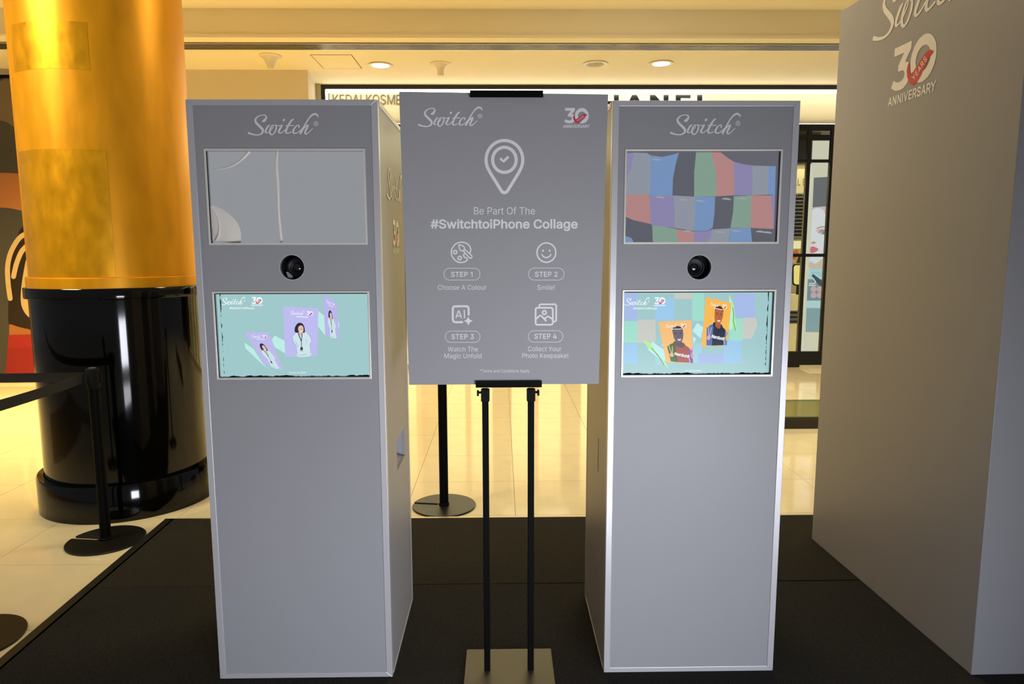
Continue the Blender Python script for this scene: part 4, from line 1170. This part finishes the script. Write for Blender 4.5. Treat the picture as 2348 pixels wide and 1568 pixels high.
for s in ([(550, 925), (600, 985), (660, 1060)], [(620, 1005), (680, 1090), (715, 1150)], [(1640, 380), (1655, 480), (1650, 560), (1680, 690)]):
    wire(m, s, 7, lambda u, v: D2(u, v, 4), lit((60, 90, 110)), 4)
note(m.build('screen_background', sl2, recalc=False), 'painted reflections of pale squares, and green paper scraps, on a teal picture')
m = MB()
k5 = 340 / 2115
wordmark(m, lambda u, v: D2(185 + (u - 110) * k5, 248 + (v - 130) * k5, 2), Wt)
note(m.build('screen_wordmark', sl2, recalc=False), 'white flowing lettering')
m = MB()
thirty(m, lambda u, v: D2(582 + (u - 280) * kt, 243 + (v - 190) * kt, 2), Wt, lit((214, 84, 100)), lift=lambda u, v, up=0: D2(582 + (u - 280) * kt, 243 + (v - 190) * kt, 3 + up))
note(m.build('screen_badge', sl2, recalc=False), 'white number 30 with a red tick')
text(MB(), '#SwitchToiPhone', 302, 622, 406, 26, lambda u, v: D2(u, v, 2), Wt, 14).build('screen_hashtag', sl2, recalc=False)
text(MB(), 'Touch to Start', 1003, 1228, 1242, 24, lambda u, v: D2(u, v, 2), Wt, 4).build('screen_prompt', sl2, recalc=False)


def man(mb, f, head, left, mid, rgt, hand, hand2, dark, hood):
    P = lambda u, v: ((u - 665) / 440, (v - 560) / 565)
    g = lambda l: (lambda a, b: f(a, b, l))
    S = lambda pts, c, l, n=4: mb.flat([[P(*p) for p in (cr(pts, n, True) if n else pts)]], g(l), lit(c))
    S([(726, 905), (790, 870), (850, 850), (850, 1118), (745, 1112)], left, 4, 0)
    S([(840, 855), (910, 845), (985, 880), (1050, 920), (1050, 1120), (838, 1118)], mid, 4, 0)
    S([(1050, 925), (1098, 960), (1100, 1124), (1052, 1122)], rgt, 4, 0)
    S([(826, 872), (838, 838), (880, 836), (975, 858), (992, 900), (940, 922), (870, 905)], hood, 5)
    S([(862, 870), (905, 905), (950, 905), (962, 860), (940, 840), (880, 840)], tuple(int(x * 0.9) for x in head), 6)
    S([(838, 750), (836, 690), (860, 650), (905, 640), (955, 655), (980, 700), (978, 770), (955, 830), (915, 856), (872, 845), (846, 800)], head, 7)
    S([(836, 690), (850, 650), (890, 632), (930, 632), (966, 655), (980, 700), (950, 680), (900, 672), (860, 678)], dark, 8)
    for ex in (880, 944):
        mb.flat([[P(*p) for p in ell(ex, 738, 12, 5, 8)]], g(9), lit(dark))
        mb.ribbon([(*P(ex - 18, 722), 0.012), (*P(ex + 18, 722), 0.012)], g(9), lit(dark), cap=False)
    mb.ribbon([(*P(914, 738), 0.008), (*P(910, 780), 0.014), (*P(924, 784), 0.01)], g(9), lit(tuple(int(x * 0.7) for x in head)), cap=False)
    S([(890, 808), (915, 804), (944, 806), (930, 824), (904, 824)], (236, 222, 216), 9, 3)
    # raised hands making a V sign
    for pts, w in (([(776, 1020), (764, 960), (752, 896)], 0.030), ([(780, 1020), (794, 960), (800, 905)], 0.030)):
        mb.ribbon([(*P(a, b), w) for a, b in pts], g(8), lit(hand))
    S([(742, 1010), (768, 990), (800, 1000), (800, 1035), (770, 1050), (742, 1035)], hand, 8)
    for pts, w in (([(1082, 1010), (1070, 960), (1062, 930)], 0.024), ([(1086, 1010), (1096, 960), (1098, 925)], 0.024)):
        mb.ribbon([(*P(a, b), w) for a, b in pts], g(8), lit(hand2))
    S([(1064, 1005), (1098, 995), (1102, 1050), (1076, 1060)], hand2, 8)
    a = math.radians(9)
    tf = lambda x, y: f(*P(815 + x * math.cos(a) - y * math.sin(a), 1020 + x * math.sin(a) + y * math.cos(a)), 9)
    text(mb, 'Nerdunit', 0, 232, 0, 38, tf, Wt, 28, slant=0.15)
    mb.ribbon([(*P(1040, 1060), 0.016), (*P(1050, 1122), 0.016)], g(9), Wt, cap=False)


for q, bgc, kw in (
    ([(640, 570), (1085, 552), (1112, 1130), (745, 1115)], (246, 190, 120), dict(head=(112, 98, 112), left=(62, 112, 76), mid=(166, 90, 80), rgt=(126, 84, 176), hand=(226, 186, 126), hand2=(214, 140, 190), dark=(52, 50, 66), hood=(112, 92, 66))),
    ([(1280, 240), (1625, 318), (1565, 890), (1222, 908)], (248, 186, 84), dict(head=(186, 102, 62), left=(84, 112, 172), mid=(34, 42, 66), rgt=(96, 130, 186), hand=(206, 172, 190), hand2=(226, 186, 96), dark=(74, 44, 40), hood=(30, 38, 62)))):
    cd = MB()
    f = quad_map(q, lambda u, v, l=0: D2(u, v, l + 3))
    cd.flat([[(0, 0), (1, 0), (1, 1), (0, 1)]], lambda a, b: f(a, b, 3), lit(bgc))
    man(cd, f, **kw)
    card_header(cd, f, 10, 0.17, 0.55, 0.07)
    note(cd.build('photo_card', sl2, recalc=False), 'orange picture card of a person in a hoodie making two V signs')

# =================================================================== SIGN STAND
sd = thing('sign_stand', (0.021, 2.33, ZCARPET), 'black twin-pole floor stand with a flat metal foot between the kiosks', 'sign stand')
MB().box(-0.138, 0.182, 2.20, 2.461, ZCARPET, ZCARPET + 0.006, mat('bronze_grey_plate', (84, 80, 70), 0.42, metal=0.5)).build('foot_plate', sd, bevel=0.001)
BP, BT = Vector((0, 2.345, 1.062)), Vector((0, 2.265, 2.030))      # board bottom and top
up = (BT - BP).normalized()
bn = Vector((0, -1, 0)) - up * Vector((0, -1, 0)).dot(up)
bn.normalize()
for x in (-0.0575, 0.0995):
    MB().box(x - 0.011, x + 0.011, 2.322, 2.344, ZCARPET + 0.006, 1.052, M_BLACK).build('pole', sd, bevel=0.002)
    MB().box(x - 0.0145, x + 0.0145, 2.320, 2.346, 1.008, 1.050, M_BLACKM).build('pole_collar', sd, bevel=0.002)
    s = -1 if x < 0 else 1
    kb = MB().tube([(x + s * 0.012, 2.333, 1.038), (x + s * 0.028, 2.333, 1.038)], 0.004, M_BLACKM).build('clamp_screw', sd, smooth=True)
    MB().tube([(x + s * 0.022, 2.333, 1.036), (x + s * 0.0285, 2.333, 1.036)], 0.0105, M_BLACKM, 12).build('knob', kb, smooth=True)


def bbox(a0, a1, h0, h1, f0, f1, m, name, par, bevel=0.0):
    """box in the plane of the tilted board: a across, h along the slope from its foot, f forward"""
    mb = MB()
    vs = [BP + Vector((a, 0, 0)) + up * h_ + bn * f_ for a in (a0, a1) for h_ in (h0, h1) for f_ in (f0, f1)]
    mb.add(vs, [(0, 1, 3, 2), (4, 6, 7, 5), (0, 4, 5, 1), (2, 3, 7, 6), (0, 2, 6, 4), (1, 5, 7, 3)], m)
    return mb.build(name, par, bevel=bevel)


bfn = on_plane(BP, bn)
hh = lambda u, v: (bfn(u, v) - BP).dot(up)
h0, h1 = hh(1166, 884), hh(1166, 872)
cl = bbox(bfn(1091, 878).x, bfn(1242, 878).x, h0, h1, 0.0062, 0.013, M_BLACK, 'lower_clip', sd)
bbox(bfn(1091, 878).x, bfn(1242, 878).x, h0 - 0.003, h0 + 0.002, -0.012, 0.013, M_BLACK, 'clip_shelf', cl)
h0, h1 = hh(1161, 224), hh(1161, 210.5)
cu = bbox(bfn(1078, 217).x, bfn(1245, 217).x, h0, h1, 0.0062, 0.013, M_BLACK, 'upper_clip', sd)
bbox(bfn(1078, 217).x, bfn(1245, 217).x, h1 - 0.002, h1 + 0.003, -0.012, 0.013, M_BLACK, 'clip_hook', cu)
MB().box(0.005, 0.033, 2.354, 2.366, 1.075, 1.95, M_BLACK).build('rear_mast', sd)
MB().box(-0.07, 0.112, 2.350, 2.362, 1.068, 1.085, M_BLACK).build('crossbar', sd)

bd = thing('sign_board', tuple(BP), 'grey instruction board with pin icon and four steps, held by the black stand', 'sign board')
brd = MB()
corners = [bfn(938, 882), bfn(1373, 880), bfn(1394.5, 216.5), bfn(915, 210)]
brd.add([c for c in corners] + [c - bn * 0.005 for c in corners], [(0, 1, 2, 3), (7, 6, 5, 4), (0, 4, 5, 1), (1, 5, 6, 2), (2, 6, 7, 3), (3, 7, 4, 0)], mat('grey_printed_board', (152, 151, 155), 0.5, spec=0.3))
brd.build('board', bd)
B0 = lambda u, v: bfn(u, v, 0.0006)
Pm = ink((226, 224, 228))
ks = 147.6 / 161.9
note(wordmark(MB(), lambda u, v: B0(958.4 + (u / 13.04 - 8.5) * ks, 244.1 + (v / 13.04 - 9.1) * ks), Pm).build('wordmark', bd, recalc=False), 'light grey flowing lettering')
bl = local(bfn, 1280, 240, 26.14, 0.0006)
note(thirty(MB(), lambda u, v: bl(u, v), Pm, M_RED, ink((240, 200, 206)), lift=lambda u, v, up=0: bl(u, v, 1 + up)).build('anniversary_badge', bd, recalc=False), 'number 30 with a red tick')
m = MB()
q = local(bfn, 1100, 310, 10.82, 0.0006)
pin = [(612 + 455 * math.cos(t), 610 + 480 * math.sin(t)) for t in [math.radians(150 + 240 * i / 40) for i in range(41)]]
pin = pin + [(960, 940), (800, 1200), (690, 1375), (650, 1415), (612, 1424), (572, 1415), (535, 1375), (420, 1190), (265, 940)]
wire(m, pin, 80, q, Pm, 3, True)
ring(m, 612, 610, 292, 312, 80, q, Pm)
wire(m, [(530, 595), (588, 650), (695, 550)], 70, q, Pm)
m.build('pin_icon', bd, recalc=False)
for s, a, b, y, c, bold, name in (('Be Part Of The', 1086.6, 1226.6, 491.5, 16.5, 0, 'headline'), ('#SwitchtoiPhone Collage', 987, 1324.5, 523.2, 19.5, 20, 'headline'), ('Choose A Colour', 1004, 1115, 664.2, 11, 0, 'caption'), ('Smile!', 1232, 1271.6, 664.2, 11, 0, 'caption'), ('Watch The', 1027, 1095.8, 805.6, 10.6, 0, 'caption'), ('Magic Unfold', 1019, 1104, 821, 10.6, 0, 'caption'), ('Collect Your', 1210.6, 1286.8, 804.9, 10.6, 0, 'caption'), ('Photo Keepsake!', 1197.3, 1302.9, 820.4, 10.6, 0, 'caption'), ('*Terms and Conditions Apply', 1100, 1214, 853.5, 6.8, 0, 'small_print')):
    text(MB(), s, a, b, y, c, B0, Pm, bold).build(name, bd, recalc=False)
for s, a, b, y, p in (('STEP 1', 1034, 1083.5, 634.4, (1018, 614.8, 1100.4, 641.9)), ('STEP 2', 1226.6, 1278.5, 634.2, (1212, 614.4, 1293.2, 641.9)), ('STEP 3', 1035, 1086.6, 777.2, (1021, 759, 1100.8, 784.7)), ('STEP 4', 1225.3, 1276.2, 776.4, (1211.5, 758, 1290.5, 784.2))):
    m = MB()
    text(m, s, a, b, y, 11.2, B0, Pm, 12, track=25)
    wire(m, rrect(*p, 12.6), 1.2, B0, Pm, 0, True)
    m.build('step_pill', bd, recalc=False)
# palette icon
m = MB()
q = local(bfn, 1020, 545, 24.12, 0.0006)
wire(m, [(1375, 840), (1425, 740), (1420, 600), (1340, 420), (1180, 300), (1000, 250), (860, 250), (700, 290), (540, 390), (430, 540), (370, 700), (360, 850), (390, 1000), (480, 1150), (620, 1280), (780, 1355), (960, 1360), (1130, 1315), (1220, 1250), (1245, 1170), (1190, 1110), (1090, 1080), (1040, 1000), (1050, 920), (1100, 860)], 74, q, Pm, 4)
ring(m, 575, 795, 95, 98, 74, q, Pm, 20)
ring(m, 820, 1120, 95, 98, 74, q, Pm, 20)
wire(m, [(775, 390), (900, 410), (1030, 470), (1085, 560), (1070, 660), (1000, 720), (900, 715), (830, 650), (800, 540)], 68, q, Pm, 3, True)
wire(m, [(1075, 620), (1290, 810), (1490, 990), (1505, 1060), (1470, 1130), (1400, 1135), (1200, 940), (1030, 740)], 68, q, Pm)
m.build('palette_icon', bd, recalc=False)
# smiling face icon
m = MB()
ring(m, 1252.8, 579, 21.6, 22.2, 3.4, B0, Pm)
for x in (1245.0, 1260.4):
    m.flat([ell(x, 574.6, 2.2, 2.5, 10)], B0, Pm)
wire(m, [(1242.5, 583.5), (1246, 588), (1252.8, 590.5), (1259.5, 588), (1263, 583.5)], 3.0, B0, Pm, 4)
m.build('smile_icon', bd, recalc=False)
# AI icon
m = MB()
q = local(bfn, 1020, 690, 26.14, 0.0006)
wire(m, [(1425, 820), (1425, 480), (1395, 370), (1290, 315), (650, 315), (530, 350), (480, 460), (480, 1090), (530, 1220), (650, 1265), (1040, 1265)], 125, q, Pm, 3)
wire(m, [(670, 1000), (820, 580), (850, 580), (995, 1000)], 72, q, Pm)
wire(m, [(740, 895), (930, 895)], 66, q, Pm)
wire(m, [(1165, 560), (1180, 1000)], 74, q, Pm)
m.flat([[(1400, 940), (1490, 1110), (1680, 1190), (1500, 1280), (1405, 1465), (1330, 1290), (1140, 1195), (1310, 1110)]], q, Pm)
m.build('ai_icon', bd, recalc=False)
# picture stack icon
m = MB()
q = local(bfn, 1220, 690, 26.13, 0.0006)
wire(m, rrect(210, 405, 1240, 1420, 110), 105, q, Pm, 0, True)
wire(m, [(430, 380), (440, 240), (490, 200), (1390, 195), (1450, 260), (1440, 1180), (1370, 1230), (1260, 1225)], 105, q, Pm)
ring(m, 735, 690, 108, 112, 100, q, Pm, 22)
wire(m, [(230, 1080), (450, 880), (510, 870), (560, 890), (830, 1180)], 105, q, Pm)
wire(m, [(760, 1050), (930, 915), (960, 915), (1220, 1085)], 95, q, Pm)
m.build('picture_icon', bd, recalc=False)

# =================================================================== DISPLAY WALL AT RIGHT
dw = thing('display_panel', (2.9, 2.9, ZCARPET), 'tall grey display panel at the right edge with a large 30 anniversary badge', 'display panel')
MB().prism([[(1.6735, 2.2748), (4.3, 2.30), (4.3, 3.49), (1.6329, 3.4647)]], lambda a, b, t: (a, b, ZCARPET + t * 2.645), M_PANEL).build('body', dw, bevel=0.002)
N_, F_ = Vector((1.6735, 2.2748, 0)), Vector((1.6329, 3.4647, 0))
along = (N_ - F_).normalized()
out_ = Vector((-along.y, along.x, 0))
if out_.x > 0:
    out_ = -out_
kw = 0.68 / 2115


def wall_pt(dist, z, lift=0.0):
    return F_ + along * dist + Vector((0, 0, z)) + out_ * (0.001 + lift)


sfn = lambda u, v: wall_pt(0.295 + (u - 110) * kw, 2.441 - (v - 730) * kw)
note(wordmark(MB(), sfn, M_VINYL).build('wall_wordmark', dw, recalc=False), 'large pale flowing lettering near the top')
k3 = 0.31 / 1605
tfn = lambda u, v, up=0: wall_pt(0.445 + (u - 280) * k3, 2.125 + (1385 - v) * k3 * 1.0, 0.0004 * up)
note(thirty(MB(), lambda u, v: tfn(u, v), M_VINYL, M_VRED, lift=lambda u, v, up=0: tfn(u, v, 1 + up)).build('wall_badge', dw, recalc=False), 'large pale number 30 with a red tick')

# =================================================================== QUEUE STANCHIONS
def stanchion(x, y, slot_deg, label):
    s = thing('queue_stanchion', (x, y, 0), label, 'stanchion', 'black retractable belt posts')
    R, w = 0.19, 0.014
    a0 = math.asin(w / R)
    out = [(R * math.cos(a0 + (2 * math.pi - 2 * a0) * i / 44), R * math.sin(a0 + (2 * math.pi - 2 * a0) * i / 44)) for i in range(45)]
    inn = [(0.05 + w * math.cos(t), w * math.sin(t)) for t in [math.radians(270 - 180 * i / 8) for i in range(9)]]
    ca_, sa_ = math.cos(math.radians(slot_deg)), math.sin(math.radians(slot_deg))
    poly = [(x + a * ca_ - b * sa_, y + a * sa_ + b * ca_) for a, b in out + inn]
    MB().prism([poly], lambda a, b, t: (a, b, t * 0.011), mat('black_cast_foot', (15, 14, 12), 0.4, spec=0.4)).build('foot', s, bevel=0.002)
    MB().lathe([(0.0, 0.011), (0.031, 0.011), (0.031, 0.02), (0.0265, 0.024), (0.0265, 0.84)], x, y, M_BLACK, 24).build('post', s, smooth=True)
    hd = MB().lathe([(0.0265, 0.825), (0.031, 0.828), (0.032, 0.84), (0.032, 0.925), (0.028, 0.930), (0.0, 0.931)], x, y, M_BLACKM, 24).build('head', s, smooth=True)
    for a in (90, 180, 270, 0):
        t = math.radians(a + 20)
        MB().box(x + 0.033 * math.cos(t) - 0.006, x + 0.033 * math.cos(t) + 0.006, y + 0.033 * math.sin(t) - 0.006, y + 0.033 * math.sin(t) + 0.006, 0.855, 0.915, M_BLACKM).build('belt_socket', hd)
    MB().lathe([(0.0, 0.9312), (0.018, 0.9312), (0.018, 0.9335), (0.0, 0.934)], x, y, mat('worn_metal_cap', (120, 112, 96), 0.4, metal=0.5), 20).build('cap', hd, smooth=True)
    return s


def belt(par, p, q, sag=0.0):
    P, Q = Vector(p), Vector(q)
    vs = []
    n = 10
    d = (Q - P).normalized()
    nn = Vector((-d.y, d.x, 0)).normalized() * 0.0008
    for i in range(n + 1):
        t = i / n
        c = P.lerp(Q, t) - Vector((0, 0, sag * 4 * t * (1 - t)))
        for z in (-0.024, 0.024):
            for s in (-1, 1):
                vs.append(c + Vector((0, 0, z)) + nn * s)
    fs = []
    for i in range(n):
        o = i * 4
        fs += [(o, o + 4, o + 6, o + 2), (o + 1, o + 3, o + 7, o + 5), (o + 2, o + 6, o + 7, o + 3), (o, o + 1, o + 5, o + 4)]
    fs += [(0, 2, 3, 1), (n * 4, n * 4 + 1, n * 4 + 3, n * 4 + 2)]
    mb = MB()
    mb.add(vs, fs, mat('black_webbing', (16, 15, 13), 0.85))
    return mb.build('belt', par)


s1 = stanchion(-2.108, 3.542, 172, 'black stanchion with two belts in front of the black column base')
belt(s1, (-2.14, 3.54, 0.885), (-4.9, 3.60, 0.885), 0.01)
belt(s1, (-2.135, 3.51, 0.885), (-2.12, 2.62, 0.885), 0.008)
stanchion(-0.352, 4.012, 172, 'black stanchion behind the sign stand, beyond the carpet edge')
stanchion(-2.105, 2.585, 100, 'black stanchion foot cut off at the lower left picture edge')
